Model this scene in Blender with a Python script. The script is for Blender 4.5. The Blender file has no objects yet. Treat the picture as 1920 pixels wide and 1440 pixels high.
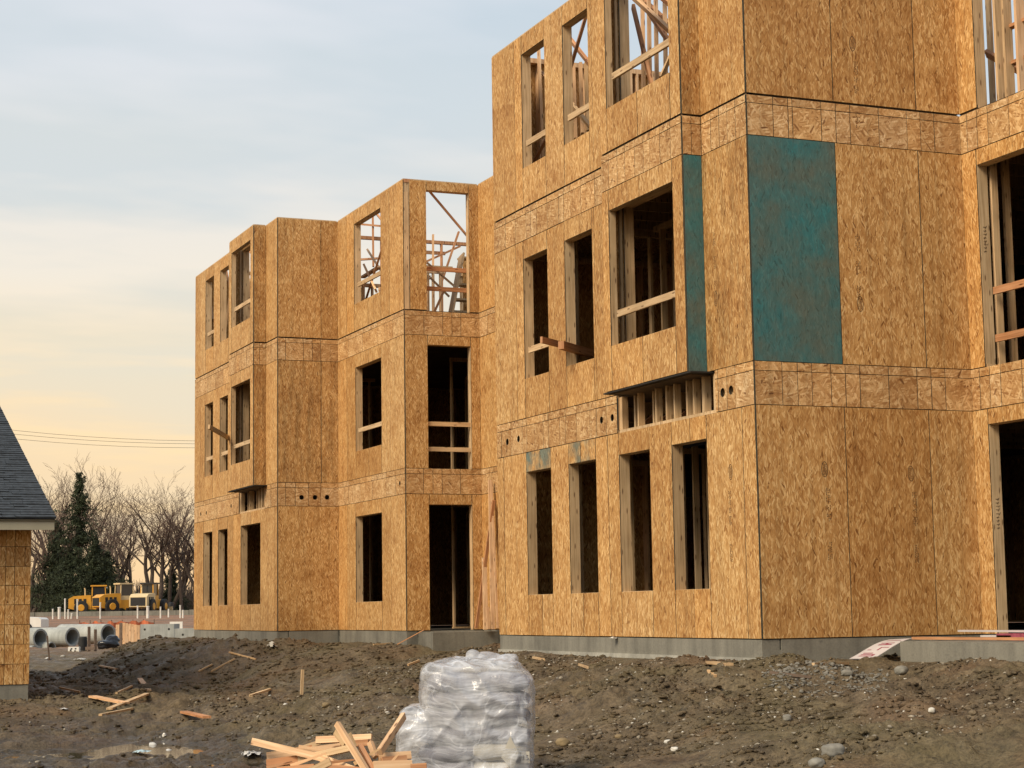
import bpy, bmesh, math, random
import numpy as np
from mathutils import Vector, Matrix

random.seed(7); rng = np.random.default_rng(7)
scene = bpy.context.scene
COL = scene.collection
R_ = math.radians

# ------------------------------------------------------------------ camera
CAM = np.array([-10.9507, -18.8911, 0.3706])
FPX = 3520.77                       # focal length in photograph pixels (1920 wide)
def _basis(yaw, pit, rol):
    f = np.array([-math.sin(yaw)*math.cos(pit), math.cos(yaw)*math.cos(pit), math.sin(pit)])
    r = np.array([math.cos(yaw), math.sin(yaw), 0.0]); u = np.cross(r, f)
    return (math.cos(rol)*r + math.sin(rol)*u, -math.sin(rol)*r + math.cos(rol)*u, f)
CR, CU, CF = _basis(R_(-22.7073), R_(6.8717), R_(-0.8689))
cam = bpy.data.cameras.new('camera'); camo = bpy.data.objects.new('camera', cam); COL.objects.link(camo)
cam.sensor_width = 36; cam.lens = FPX/1920*36; cam.clip_start = 0.1; cam.clip_end = 4000
M = Matrix.Identity(4)
for i in range(3):
    M[i][0], M[i][1], M[i][2], M[i][3] = CR[i], CU[i], -CF[i], CAM[i]
camo.matrix_world = M
scene.camera = camo
def ray(u, v): return CF + CR*(u-960)/FPX - CU*(v-720)/FPX
def at(u, v, ax, c):                # point on the plane  axis = c  seen at photograph pixel (u, v)
    d = ray(u, v); return CAM + d*(c-CAM[ax])/d[ax]
def far(u, v, depth): return CAM + ray(u, v)*depth

# ------------------------------------------------------------------ light
SUN_DIR = Vector((-0.86, -0.38, 0.78)).normalized()      # towards the sun: low, left of and behind the camera
sun = bpy.data.lights.new('sun', 'SUN'); suno = bpy.data.objects.new('sun', sun); COL.objects.link(suno)
sun.energy = 3.1; sun.angle = R_(24); sun.color = (1.0, 0.84, 0.62)
suno.rotation_euler = SUN_DIR.to_track_quat('Z', 'Y').to_euler()
world = bpy.data.worlds.new('World'); scene.world = world; world.use_nodes = True
scene.view_settings.view_transform = 'Standard'; scene.view_settings.look = 'None'
scene.view_settings.exposure = 0.35; scene.view_settings.gamma = 1
scene.cycles.max_bounces = 5; scene.cycles.diffuse_bounces = 2; scene.cycles.glossy_bounces = 2; scene.cycles.transparent_max_bounces = 6; scene.cycles.caustics_reflective = False; scene.cycles.caustics_refractive = False

class NT:
    """small helper for node graphs"""
    def __init__(s, tree): s.t = tree; s.n = tree.nodes; s.l = tree.links
    def node(s, typ, ins=None, **kw):
        n = s.n.new(typ)
        for k, v in kw.items(): setattr(n, k, v)
        for k, v in (ins or {}).items(): s.put(n.inputs[k], v)
        return n
    def put(s, sock, v):
        if isinstance(v, bpy.types.NodeSocket): s.l.new(v, sock)
        elif isinstance(v, bpy.types.Node): s.l.new(v.outputs[0], sock)
        else: sock.default_value = v
    def math(s, op, a, b=None, c=None, clamp=False):
        n = s.n.new('ShaderNodeMath'); n.operation = op; n.use_clamp = clamp
        for i, v in enumerate((a, b, c)):
            if v is not None: s.put(n.inputs[i], v)
        return n.outputs[0]
    def vmath(s, op, a, b=None):
        n = s.n.new('ShaderNodeVectorMath'); n.operation = op
        s.put(n.inputs[0], a)
        if b is not None: s.put(n.inputs[1], b)
        return n.outputs[0]
    def mix(s, f, a, b, mode='MIX'):
        n = s.n.new('ShaderNodeMix'); n.data_type = 'RGBA'; n.blend_type = mode
        s.put(n.inputs[0], f); s.put(n.inputs[6], a); s.put(n.inputs[7], b)
        return n.outputs[2]
    def ramp(s, f, stops, interp='LINEAR'):
        n = s.n.new('ShaderNodeValToRGB'); r = n.color_ramp; r.interpolation = interp
        while len(r.elements) < len(stops): r.elements.new(0.5)
        for e, (p, c) in zip(r.elements, stops):
            e.position = p; e.color = (c, c, c, 1) if isinstance(c, (int, float)) else (*c, 1)
        s.put(n.inputs[0], f); return n.outputs[0]
    def noise(s, vec, scale, detail=3, rough=0.5, out=0):
        n = s.node('ShaderNodeTexNoise', {'Vector': vec, 'Scale': scale, 'Detail': detail, 'Roughness': rough})
        return n.outputs[out]
    def mapping(s, vec, loc=(0,0,0), rot=(0,0,0), scale=(1,1,1)):
        n = s.node('ShaderNodeMapping', {'Vector': vec}); 
        s.put(n.inputs['Location'], loc); n.inputs['Rotation'].default_value = rot; n.inputs['Scale'].default_value = scale
        return n.outputs[0]

def lin(r, g, b):                   # sRGB 0-255 to linear
    f = lambda c: (c/255/12.92 if c/255 <= 0.04045 else ((c/255+0.055)/1.055)**2.4)
    return (f(r), f(g), f(b))

def build_world():
    T = NT(world.node_tree); T.n.clear()
    tc = T.node('ShaderNodeTexCoord'); d = tc.outputs['Generated']
    sep = T.node('ShaderNodeSeparateXYZ', {0: d}); z = sep.outputs[2]
    # elevation runs 0 (horizon) .. 1 (zenith); a hazy dusk sky, warm low down, grey blue higher up
    e = T.math('POWER', T.math('MAXIMUM', z, 0.0), 0.5)
    # large soft cloud streaks: direction projected on a flat cloud layer
    inv = T.math('DIVIDE', 1.0, T.math('ADD', T.math('MAXIMUM', z, 0.0), 0.10))
    pr = T.vmath('MULTIPLY', d, T.node('ShaderNodeCombineXYZ', {0: inv, 1: inv, 2: 0.0}).outputs[0])
    pr = T.mapping(pr, loc=(1.7, 0.4, 0), rot=(0, 0, R_(-24)), scale=(0.62, 1.0, 1))
    n1 = T.noise(pr, 1.6, 4, 0.58)
    n2 = T.noise(T.vmath('ADD', pr, (5.2, 3.1, 0)), 0.7, 2, 0.55)
    e2 = T.math('ADD', e, T.math('MULTIPLY', T.math('SUBTRACT', n2, 0.5), 0.26))
    side = T.node('ShaderNodeVectorMath', {0: d, 1: (-0.80, 0.60, 0.0)}, operation='DOT_PRODUCT').outputs['Value']
    e2 = T.math('SUBTRACT', e2, T.math('MULTIPLY', side, 0.07))
    base = T.ramp(e2, [(0.00, lin(243,190,146)), (0.12, lin(248,211,162)), (0.25, lin(243,217,178)), (0.33, lin(230,218,194)),
                       (0.40, lin(222,218,206)), (0.48, lin(204,212,216)), (0.58, lin(186,203,218)), (1.0, lin(166,186,210))])
    cl = T.ramp(n1, [(0.45, 0.0), (0.62, 1.0)])
    ccol = T.ramp(e, [(0.0, lin(250,205,160)), (0.22, lin(255,220,165)), (0.34, lin(255,224,176)), (0.42, lin(242,230,212)), (0.54, lin(222,224,228)), (1.0, lin(204,211,222))])
    sky = T.mix(T.math('MULTIPLY', cl, 0.8), base, ccol)
    nish = T.node('ShaderNodeTexSky'); nish.sky_type = 'NISHITA'; nish.sun_disc = False
    nish.sun_elevation = math.asin(SUN_DIR.z); nish.sun_rotation = math.atan2(SUN_DIR.x, SUN_DIR.y)
    nish.air_density = 1.2; nish.dust_density = 3.0
    bg1 = T.node('ShaderNodeBackground', {0: sky, 1: 0.80})
    bg2 = T.node('ShaderNodeBackground', {0: nish.outputs[0], 1: 0.012})
    add = T.node('ShaderNodeAddShader', {0: bg1.outputs[0], 1: bg2.outputs[0]})
    T.node('ShaderNodeOutputWorld', {0: add.outputs[0]})
build_world()

# ------------------------------------------------------------------ materials
def new_mat(name):
    m = bpy.data.materials.new(name); m.use_nodes = True
    T = NT(m.node_tree); T.n.clear()
    b = T.node('ShaderNodeBsdfPrincipled'); T.node('ShaderNodeOutputMaterial', {0: b.outputs[0]})
    return m, T, b
def bump(T, b, h, strength=0.3, dist=0.01):
    n = T.node('ShaderNodeBump', {'Height': h, 'Strength': strength, 'Distance': dist}); T.put(b.inputs['Normal'], n.outputs[0])

def mat_osb(name, tones, green=0.0, stain=0.0, flake=(86, 12.5), horiz=False, big=1.0):
    """strand board: overlapping long flakes at several angles, every sheet with its own tone"""
    m, T, b = new_mat(name)
    uv = T.node('ShaderNodeUVMap').outputs[0]
    rnd = T.node('ShaderNodeObjectInfo').outputs['Random']
    off = T.node('ShaderNodeCombineXYZ', {0: T.math('MULTIPLY', rnd, 37.0), 1: T.math('MULTIPLY', rnd, 91.0), 2: 0.0}).outputs[0]
    p = T.vmath('ADD', uv, off)
    w = T.noise(p, 4.0, 1, 0.5, out=1)
    wv = T.vmath('MULTIPLY', T.vmath('SUBTRACT', w, (0.5, 0.5, 0.5)), (0.045, 0.03, 0.0))
    p2 = T.vmath('ADD', p, wv)
    col = None; hgt = None
    sx, sy = flake[0]/big, flake[1]/big
    for i, ang in enumerate((2, 27, -24) if not horiz else (78, 30, -40)):
        q = T.mapping(p2, loc=(i*7.3, i*3.1, 0), rot=(0, 0, R_(ang)))
        q = T.vmath('MULTIPLY', q, (sx*(1-0.17*i), sy*(1+0.1*i), 1.0))
        v = T.node('ShaderNodeTexVoronoi', {'Vector': q, 'Scale': 1.0}, voronoi_dimensions='2D', feature='F1')
        cs = T.node('ShaderNodeSeparateColor', {0: v.outputs['Color']})
        c = T.ramp(cs.outputs[0], [(0.0, tones[0]), (0.03, tones[1]), (0.30, tones[2]), (0.72, tones[3]), (0.96, tones[4]), (1.0, tones[4])])
        if col is None: col, hgt = c, cs.outputs[2]
        else:
            f = T.math('GREATER_THAN', cs.outputs[1], (0.0, 0.66, 0.70)[i])
            col = T.mix(T.math('MULTIPLY', f, 0.85), col, c); hgt = T.mix(f, hgt, cs.outputs[2])
    big_n = T.noise(p, 1.3, 3, 0.65)
    col = T.mix(1.0, col, T.ramp(big_n, [(0.25, (0.76, 0.68, 0.60)), (0.5, 1.0), (0.75, (1.10, 1.14, 1.18))]), 'MULTIPLY')
    # faint vertical weather streaks
    st = T.noise(T.vmath('MULTIPLY', p, (11.0, 0.45, 1.0)), 1.0, 2, 0.6)
    col = T.mix(1.0, col, T.ramp(st, [(0.30, 0.82), (0.48, 1.0), (0.8, 1.04)]), 'MULTIPLY')
    fs = T.noise(T.vmath('MULTIPLY', p2, (150.0, 16.0, 1.0)), 1.0, 1, 0.5)
    col = T.mix(1.0, col, T.ramp(fs, [(0.3, 0.86), (0.7, 1.12)]), 'MULTIPLY')
    tone = T.ramp(rnd, [(0.0, (0.84, 0.77, 0.68)), (0.25, (0.95, 0.92, 0.88)), (0.5, (1.0, 1.0, 1.0)), (0.75, (1.08, 1.01, 0.90)), (1.0, (1.02, 1.05, 1.12))])
    col = T.mix(1.0, col, tone, 'MULTIPLY')
    if green:
        gn = T.noise(p, 1.5, 4, 0.6); gf = T.noise(T.vmath('MULTIPLY', p, (5, 1.2, 1)), 2.0, 3, 0.6)
        g = T.mix(T.ramp(gn, [(0.38, 0.0), (0.66, 1.0)]), (0.076, 0.120, 0.108, 1), (0.024, 0.145, 0.162, 1))
        g = T.mix(1.0, g, T.ramp(hgt, [(0.0, 0.62), (0.12, 0.90), (0.8, 1.05), (1.0, 1.25)]), 'MULTIPLY')
        if green >= 1: f = T.ramp(gf, [(0.30, 0.99), (0.75, 0.93)])
        else: f = T.ramp(T.noise(p, 2.2, 4, 0.6), [(0.42, 0.0), (0.62, green)])
        col = T.mix(f, col, g)
    if stain:
        sn = T.noise(T.vmath('MULTIPLY', p, (8.0, 0.9, 1.0)), 1.0, 5, 0.65); sp = T.noise(p, 9.0, 4, 0.7)
        col = T.mix(1.0, col, T.ramp(T.math('ADD', T.math('MULTIPLY', sn, 0.7), T.math('MULTIPLY', sp, 0.3)), [(0.40, 1.0-stain), (0.54, 1.0)]), 'MULTIPLY')
    T.put(b.inputs['Base Color'], col); b.inputs['Roughness'].default_value = 0.72
    b.inputs['Specular IOR Level'].default_value = 0.25
    bump(T, b, hgt, 0.2, 0.003)
    return m

W1 = [(0.145,0.055,0.014), (0.312,0.147,0.042), (0.442,0.240,0.082), (0.525,0.308,0.118), (0.70,0.475,0.225)]
W2 = [(0.17,0.075,0.028), (0.335,0.175,0.066), (0.445,0.258,0.108), (0.540,0.340,0.158), (0.68,0.48,0.26)]
M_OSB = mat_osb('osb_sheathing', W1)
M_RIM = mat_osb('osb_rim', W2, horiz=True, big=1.35)
M_GREEN = mat_osb('osb_green_coated', W1, green=1.0)
M_GHALF = mat_osb('osb_green_smeared', W1, green=0.75)
M_STAIN = mat_osb('osb_water_stained', W1, stain=0.30)

def mat_lumber(name, c0, c1, c2):
    m, T, b = new_mat(name)
    uv = T.node('ShaderNodeUVMap').outputs[0]
    rnd = T.node('ShaderNodeObjectInfo').outputs['Random']
    p = T.vmath('ADD', uv, T.node('ShaderNodeCombineXYZ', {0: T.math('MULTIPLY', rnd, 53.0), 1: T.math('MULTIPLY', rnd, 17.0), 2: 0.0}).outputs[0])
    g = T.noise(T.vmath('MULTIPLY', p, (38, 1.6, 1)), 1.0, 4, 0.6)
    col = T.ramp(g, [(0.30, c0), (0.5, c1), (0.72, c2)])
    k = T.node('ShaderNodeTexVoronoi', {'Vector': T.vmath('MULTIPLY', p, (9.0, 2.2, 1)), 'Scale': 1.0}, voronoi_dimensions='2D')
    col = T.mix(T.ramp(k.outputs['Distance'], [(0.05, 0.85), (0.11, 0.0)]), col, (c0[0]*0.35, c0[1]*0.28, c0[2]*0.25, 1))
    lo = T.noise(p, 2.0, 3, 0.5)
    col = T.mix(1.0, col, T.ramp(lo, [(0.3, 0.82), (0.7, 1.1)]), 'MULTIPLY')
    tone = T.ramp(rnd, [(0.0, (0.88, 0.84, 0.80)), (0.5, (1, 1, 1)), (1.0, (1.08, 1.0, 0.92))])
    col = T.mix(1.0, col, tone, 'MULTIPLY')
    T.put(b.inputs['Base Color'], col); b.inputs['Roughness'].default_value = 0.65
    b.inputs['Specular IOR Level'].default_value = 0.25
    bump(T, b, g, 0.15, 0.003)
    return m
M_LUM = mat_lumber('spruce_lumber', (0.40,0.262,0.138), (0.57,0.405,0.23), (0.67,0.505,0.31))
M_RED = mat_lumber('fir_lumber', (0.32,0.145,0.065), (0.48,0.240,0.115), (0.58,0.33,0.18))
M_PINK = mat_lumber('fresh_and_skylit_lumber', (0.50,0.300,0.165), (0.68,0.445,0.255), (0.79,0.58,0.37))  # pale fresh lumber, lightened further so shaded top-storey framing looks sky-lit

def mat_simple(name, col, rough=0.6, var=0.15, scale=3.0, metal=0.0, spec=0.4, coord='Object', bumpy=0.0):
    m, T, b = new_mat(name)
    v = T.node('ShaderNodeTexCoord').outputs[coord]
    n = T.noise(v, scale, 5, 0.6)
    lo = tuple(c*(1-var) for c in col); hi = tuple(min(1, c*(1+var)) for c in col)
    T.put(b.inputs['Base Color'], T.ramp(n, [(0.3, lo), (0.7, hi)]))
    b.inputs['Roughness'].default_value = rough; b.inputs['Metallic'].default_value = metal
    b.inputs['Specular IOR Level'].default_value = spec
    if bumpy: bump(T, b, n, bumpy, 0.01)
    return m
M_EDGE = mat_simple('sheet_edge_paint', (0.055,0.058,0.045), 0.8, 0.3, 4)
M_DARK = mat_simple('dark_board_and_seam_shade', (0.02,0.017,0.014), 0.9, 0.2, 4)  # near black: painted shade on framing behind sheet gaps, also plain dark boards
M_INK = mat_simple('ink', (0.075,0.040,0.018), 0.8, 0.2, 30)

def mat_concrete(name, c, spots=True):
    m, T, b = new_mat(name)
    v = T.node('ShaderNodeTexCoord').outputs['Object']
    n = T.noise(v, 0.9, 6, 0.65); s = T.noise(T.vmath('MULTIPLY', v, (5, 5, 0.5)), 1.0, 4, 0.6)
    f = T.noise(v, 45, 3, 0.6)
    col = T.ramp(n, [(0.28, tuple(x*0.62 for x in c)), (0.5, c), (0.75, tuple(x*1.25 for x in c))])
    col = T.mix(1.0, col, T.ramp(s, [(0.3, 0.7), (0.55, 1.0), (0.8, 1.08)]), 'MULTIPLY')
    col = T.mix(1.0, col, T.ramp(f, [(0.3, 0.86), (0.6, 1.05)]), 'MULTIPLY')
    if spots:
        k = T.noise(v, 7, 3, 0.7)
        col = T.mix(T.ramp(k, [(0.66, 0.0), (0.72, 0.6)]), col, tuple(x*0.45 for x in c)+(1,))
    T.put(b.inputs['Base Color'], col); b.inputs['Roughness'].default_value = 0.85
    bump(T, b, f, 0.25, 0.006)
    return m
M_CONC = mat_concrete('foundation_concrete', (0.205,0.195,0.160))
M_CONCL = mat_concrete('pale_concrete', (0.36,0.35,0.30))
M_PIPE = mat_concrete('precast_concrete', (0.36,0.37,0.34), False)

# ------------------------------------------------------------------ mesh helpers
class MB:
    """collects boxes, beams and tubes with metric UVs, then links them as one mesh object"""
    def __init__(s): s.v = []; s.f = []; s.uv = []; s.mi = []; s.sm = []
    def quad(s, pts, uvs, mi=0, smooth=False):
        k = len(s.v); s.v += [tuple(p) for p in pts]; s.f.append(tuple(range(k, k+len(pts)))); s.uv += list(uvs); s.mi.append(mi); s.sm.append(smooth)
    def box(s, x0, x1, y0, y1, z0, z1, mi=(0,)*6):
        # faces: -X +X -Y +Y -Z +Z
        F = [((x0,y1,z0),(x0,y0,z0),(x0,y0,z1),(x0,y1,z1)), ((x1,y0,z0),(x1,y1,z0),(x1,y1,z1),(x1,y0,z1)),
             ((x0,y0,z0),(x1,y0,z0),(x1,y0,z1),(x0,y0,z1)), ((x1,y1,z0),(x0,y1,z0),(x0,y1,z1),(x1,y1,z1)),
             ((x0,y1,z0),(x1,y1,z0),(x1,y0,z0),(x0,y0,z0)), ((x0,y0,z1),(x1,y0,z1),(x1,y1,z1),(x0,y1,z1))]
        for i, q in enumerate(F):
            ax = i//2
            s.quad(q, [((p[1], p[2]) if ax == 0 else (p[0], p[2]) if ax == 1 else (p[0], p[1])) for p in q], mi[i])
        return s
    def beam(s, p0, p1, w, h, up=(0,0,1), mi=0, taper=1.0):
        p0 = Vector(p0); p1 = Vector(p1); d = (p1-p0); L = d.length; d = d.normalized(); up = Vector(up)
        if abs(d.dot(up)) > 0.98: up = Vector((1,0,0))
        a = d.cross(up).normalized(); b = a.cross(d).normalized()
        c = [(-w/2,-h/2),(w/2,-h/2),(w/2,h/2),(-w/2,h/2)]
        A = [p0+a*x+b*y for x, y in c]; B = [p1+a*x*taper+b*y*taper for x, y in c]
        u = 0
        for i in range(4):
            j = (i+1) % 4; ww = (w, h, w, h)[i]
            s.quad((A[i], A[j], B[j], B[i]), ((u,0),(u+ww,0),(u+ww,L),(u,L)), mi); u += ww
        s.quad((A[3],A[2],A[1],A[0]), ((0,0),(w,0),(w,h),(0,h)), mi); s.quad(B, ((0,0),(w,0),(w,h),(0,h)), mi)
        return s
    def tube(s, pts, rad, n=10, caps=True, mi=0, smooth=True):
        rings = []
        pts = [Vector(p) for p in pts]
        if not isinstance(rad, (list, tuple)): rad = [rad]*len(pts)
        for i, p in enumerate(pts):
            d = (pts[min(i+1, len(pts)-1)]-pts[max(i-1, 0)]).normalized()
            up = Vector((0,0,1)) if abs(d.z) < 0.95 else Vector((1,0,0))
            a = d.cross(up).normalized(); b = a.cross(d)
            rings.append([p+(a*math.cos(t)+b*math.sin(t))*rad[i] for t in (2*math.pi*k/n for k in range(n))])
        L = 0
        for i in range(len(rings)-1):
            l2 = L+(pts[i+1]-pts[i]).length
            for k in range(n):
                j = (k+1) % n
                s.quad((rings[i][k], rings[i][j], rings[i+1][j], rings[i+1][k]), ((k/n,L),((k+1)/n,L),((k+1)/n,l2),(k/n,l2)), mi, smooth)
            L = l2
        if caps:
            s.quad(rings[0][::-1], [(0,0)]*n, mi); s.quad(rings[-1], [(0,0)]*n, mi)
        return s
    def mesh(s, name, mats):
        me = bpy.data.meshes.new(name); me.from_pydata(s.v, [], s.f); 
        l = me.uv_layers.new(name='UVMap'); l.data.foreach_set('uv', np.array(s.uv, dtype=np.float32).ravel())
        for m in (mats if isinstance(mats, (list, tuple)) else [mats]): me.materials.append(m)
        me.polygons.foreach_set('material_index', s.mi); me.polygons.foreach_set('use_smooth', s.sm)
        me.update(); return me
    def build(s, name, mats, parent=None):
        return link(name, s.mesh(name, mats), parent)
def link(name, me, parent=None):
    o = bpy.data.objects.new(name, me); COL.objects.link(o)
    if parent is not None: o.parent = parent
    return o
def tag(o, label=None, cat=None, group=None, kind=None):
    for k, v in (('label', label), ('category', cat), ('group', group), ('kind', kind)):
        if v: o[k] = v
    return o
def empty(name, loc=(0,0,0), rz=0.0):
    o = bpy.data.objects.new(name, None); COL.objects.link(o); o.location = loc; o.rotation_euler = (0,0,rz); o.empty_display_size = 0.3
    return o
def copy_tree(o, parent=None):
    c = o.copy(); COL.objects.link(c); c.parent = parent
    for ch in list(o.children): copy_tree(ch, c)
    return c
def np_mesh(name, V, F, mats, smooth=False):
    """V (n,3), F (m,k) arrays"""
    V = np.asarray(V, dtype=np.float32); F = np.asarray(F, dtype=np.int32); k = F.shape[1]
    me = bpy.data.meshes.new(name); me.vertices.add(len(V)); me.vertices.foreach_set('co', V.ravel())
    me.loops.add(F.size); me.loops.foreach_set('vertex_index', F.ravel())
    me.polygons.add(len(F)); me.polygons.foreach_set('loop_start', np.arange(0, F.size, k, dtype=np.int32))
    me.polygons.foreach_set('loop_total', np.full(len(F), k, dtype=np.int32))
    if smooth: me.polygons.foreach_set('use_smooth', np.ones(len(F), dtype=bool))
    for m in (mats if isinstance(mats, (list, tuple)) else [mats]): me.materials.append(m)
    me.update(calc_edges=True); me.validate(); return me

# value noise for terrain
class Noise2:
    def __init__(s, seed): s.g = np.random.default_rng(seed).random((256, 256))
    def __call__(s, x, y):
        xi = np.floor(x).astype(int); yi = np.floor(y).astype(int); fx = x-xi; fy = y-yi
        fx = fx*fx*fx*(fx*(fx*6-15)+10); fy = fy*fy*fy*(fy*(fy*6-15)+10)
        g = s.g; a = g[xi & 255, yi & 255]; b = g[(xi+1) & 255, yi & 255]; c = g[xi & 255, (yi+1) & 255]; d = g[(xi+1) & 255, (yi+1) & 255]
        return (a*(1-fx)+b*fx)*(1-fy)+(c*(1-fx)+d*fx)*fy-0.5
NZ = [Noise2(11+i) for i in range(8)]
def sstep(x, a, b):
    t = np.clip((x-a)/(b-a), 0, 1); return t*t*(3-2*t)

# ------------------------------------------------------------------ ground
RECTS = [(0,12,0,7.92), (3.05,12,-9,28.6), (1.454,12,16.3,28.6), (0.06,12,20.75,28.6), (1.35,4,-9,-0.7)]
def bdist(x, y):
    d = np.full(np.shape(x), 1e9)
    for x0, x1, y0, y1 in RECTS:
        dx = np.maximum(np.maximum(x0-x, x-x1), 0); dy = np.maximum(np.maximum(y0-y, y-y1), 0)
        d = np.minimum(d, np.hypot(dx, dy))
    return d
WATER_Z = -1.165
PUD = [(at(268,1397,2,WATER_Z), 0.65, 0.55, .14), (at(350,1408,2,WATER_Z), 0.42, 0.55, .14), (at(205,1372,2,WATER_Z), 1.0, 0.48, .10), (at(85,1367,2,WATER_Z), 0.6, 0.50, .10),
       (at(235,1338,2,WATER_Z), 0.9, 0.36, .07), (at(228,1412,2,WATER_Z), 0.6, 0.32, .10)]
def ground(x, y, fine=True):
    x = np.asarray(x, float); y = np.asarray(y, float)
    d = bdist(x, y)
    s = sstep(y, 9, 25)
    wob = NZ[0](x*0.35, y*0.35)*0.9 + NZ[1](x*0.9+3, y*0.9)*0.35
    dd = np.maximum(0, d + wob*np.clip(d, 0, 1.2)*0.8 - (0.35+1.35*s))
    z = -0.27 - (0.165+0.19*s)*dd
    base = -1.17 + 0.20*sstep(y, 4, 13)
    base = base + 0.12*sstep(y, 35, 60)
    k = 0.12                                            # soft maximum of slope and site level
    h = np.clip(0.5+0.5*(z-base)/k, 0, 1); z = base*(1-h)+z*h+k*h*(1-h)
    z = z + 1.40*sstep(y, 62, 168) + 0.25*sstep(y, 168, 260)
    z = z + 0.13*np.exp(-(((x+1.3)/1.5)**2+((y-26.2)/1.6)**2))
    z = z + 0.10*np.exp(-(((x+7.5)/2.6)**2+((y-11)/2.0)**2))
    # erosion gully on the slope right of the pallet
    g0 = at(1325,1272,2,-0.42); g1 = at(1255,1345,2,-0.85); t = np.clip(((x-g0[0])*(g1[0]-g0[0])+(y-g0[1])*(g1[1]-g0[1]))/((g1[0]-g0[0])**2+(g1[1]-g0[1])**2), 0, 1.0)
    gd = np.hypot(x-(g0[0]+t*(g1[0]-g0[0])), y-(g0[1]+t*(g1[1]-g0[1])))+0.12*NZ[3](x*4, y*4)
    z = z - (0.26+0.06*t)*np.exp(-(gd/0.21)**2)
    if fine:
        u = x*CR[0]+y*CR[1]; w = -x*CR[1]+y*CR[0]        # across / along the view of the mud field
        near = np.clip(1.4-np.hypot(x+5, y-6)/60, 0.15, 1)
        mud = np.clip(sstep(-z, 0.80, 1.12), 0, 1)*sstep(-y, -40, -22)
        edge = sstep(d, 0.02, 0.5)
        z = z + near*edge*(1-0.45*mud)*(0.17*NZ[2](x*0.9, y*0.9) + 0.13*NZ[4](x*2.1, y*2.1) + (0.35+1.3*np.clip(NZ[1](x*0.55+9, y*0.55)*2.2+0.5, 0, 1))*(0.10*np.abs(NZ[5](x*3.3+y*1.2, y*3.3)) + 0.085*np.abs(NZ[6](x*7, y*7+x*2)) + 0.05*np.abs(NZ[0](x*14, y*14))) - 0.05)
        z = z + near*mud*(0.18*NZ[7](u*0.45, w*1.9) + 0.11*NZ[3](u*1.3+5, w*3.6) + 0.08*np.abs(NZ[1](u*3, w*6)) + 0.06*np.abs(NZ[6](x*9, y*9)) - 0.04)
        for u0, v0, wd in ((120,1352,.16), (120,1384,.16), (60,1322,.14), (420,1372,.13), (420,1400,.13)):
            c = at(u0, v0, 2, -1.12); wc = -c[0]*CR[1]+c[1]*CR[0]; q = (w-wc-0.10*np.sin(u*0.35+u0)-0.10*NZ[2](u*0.5, u*0+u0))/wd
            z = z + mud*(-0.075*np.exp(-q*q)*(1+0.35*np.sin(u*34)*(np.abs(q) < 0.9)) + 0.045*np.exp(-(np.abs(q)-1.7)**2*2.2))
        for c, a, b, dep in PUD:
            q = (((x-c[0])*CR[0]+(y-c[1])*CR[1])/a)**2 + ((-(x-c[0])*CR[1]+(y-c[1])*CR[0])/b)**2
            f = np.exp(-q*0.9)
            z = z*(1-0.85*f) + (WATER_Z-0.45*dep+0.10*NZ[5](x*4, y*4)+0.05*NZ[2](x*11, y*11))*0.85*f
    return z
def hit(u, v, t0=8.0, t1=300.0):                        # where the sight line of a pixel meets the ground
    d = ray(u, v); t = np.arange(t0, t1, 0.05)
    P = CAM[None]+t[:, None]*d[None]
    below = np.nonzero(P[:, 2] < ground(P[:, 0], P[:, 1]))[0]
    return P[below[0]] if len(below) else P[-1]

def mat_ground():
    m, T, b = new_mat('wet_earth')
    v = T.node('ShaderNodeTexCoord').outputs['Object']
    n1 = T.noise(v, 0.55, 4, 0.6); n2 = T.noise(v, 3.6, 6, 0.68); n3 = T.noise(v, 24, 4, 0.7)
    col = T.ramp(n2, [(0.30, (0.040,0.028,0.016)), (0.46, (0.098,0.072,0.042)), (0.60, (0.148,0.110,0.066)), (0.80, (0.215,0.170,0.110))])
    col = T.mix(T.ramp(n1, [(0.42, 0.0), (0.62, 0.5)]), col, (0.118,0.098,0.048,1))
    n4 = T.noise(T.vmath('ADD', v, (9,4,2)), 0.8, 4, 0.6)
    col = T.mix(T.ramp(n4, [(0.52, 0.0), (0.68, 0.5)]), col, (0.14,0.080,0.040,1))
    col = T.mix(1.0, col, T.ramp(n3, [(0.28, 0.42), (0.5, 1.0), (0.72, 1.4)]), 'MULTIPLY')
    # far site: pale clay and reddish graded soil
    sx = T.node('ShaderNodeSeparateXYZ', {0: v})
    fy = T.ramp(T.math('DIVIDE', sx.outputs[1], 200.0), [(0.22, 0.0), (0.34, 1.0)])
    farc = T.ramp(T.noise(v, 0.16, 4, 0.6), [(0.35, (0.16,0.10,0.06)), (0.6, (0.27,0.14,0.075)), (0.75, (0.24,0.20,0.15))])
    col = T.mix(fy, col, farc)
    wl = T.math('ADD', T.math('MULTIPLY', sx.outputs[2], -1.0), T.math('MULTIPLY', n1, 0.25))
    soak = T.math('MULTIPLY', T.math('SUBTRACT', wl, 1.10), 7.0, clamp=True)
    col = T.mix(soak, col, T.mix(1.0, col, (0.62, 0.60, 0.58, 1), 'MULTIPLY'))
    T.put(b.inputs['Base Color'], col)
    wet = T.ramp(T.noise(v, 1.6, 4, 0.6), [(0.35, 0.48), (0.6, 0.92)])
    wet = T.mix(soak, wet, (0.38, 0.38, 0.38, 1))
    T.put(b.inputs['Roughness'], wet); b.inputs['Specular IOR Level'].default_value = 0.3
    h = T.math('ADD', T.math('MULTIPLY', n3, 0.5), n2)
    bump(T, b, h, 1.0, 0.05)
    return m
M_GROUND = mat_ground()
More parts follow.
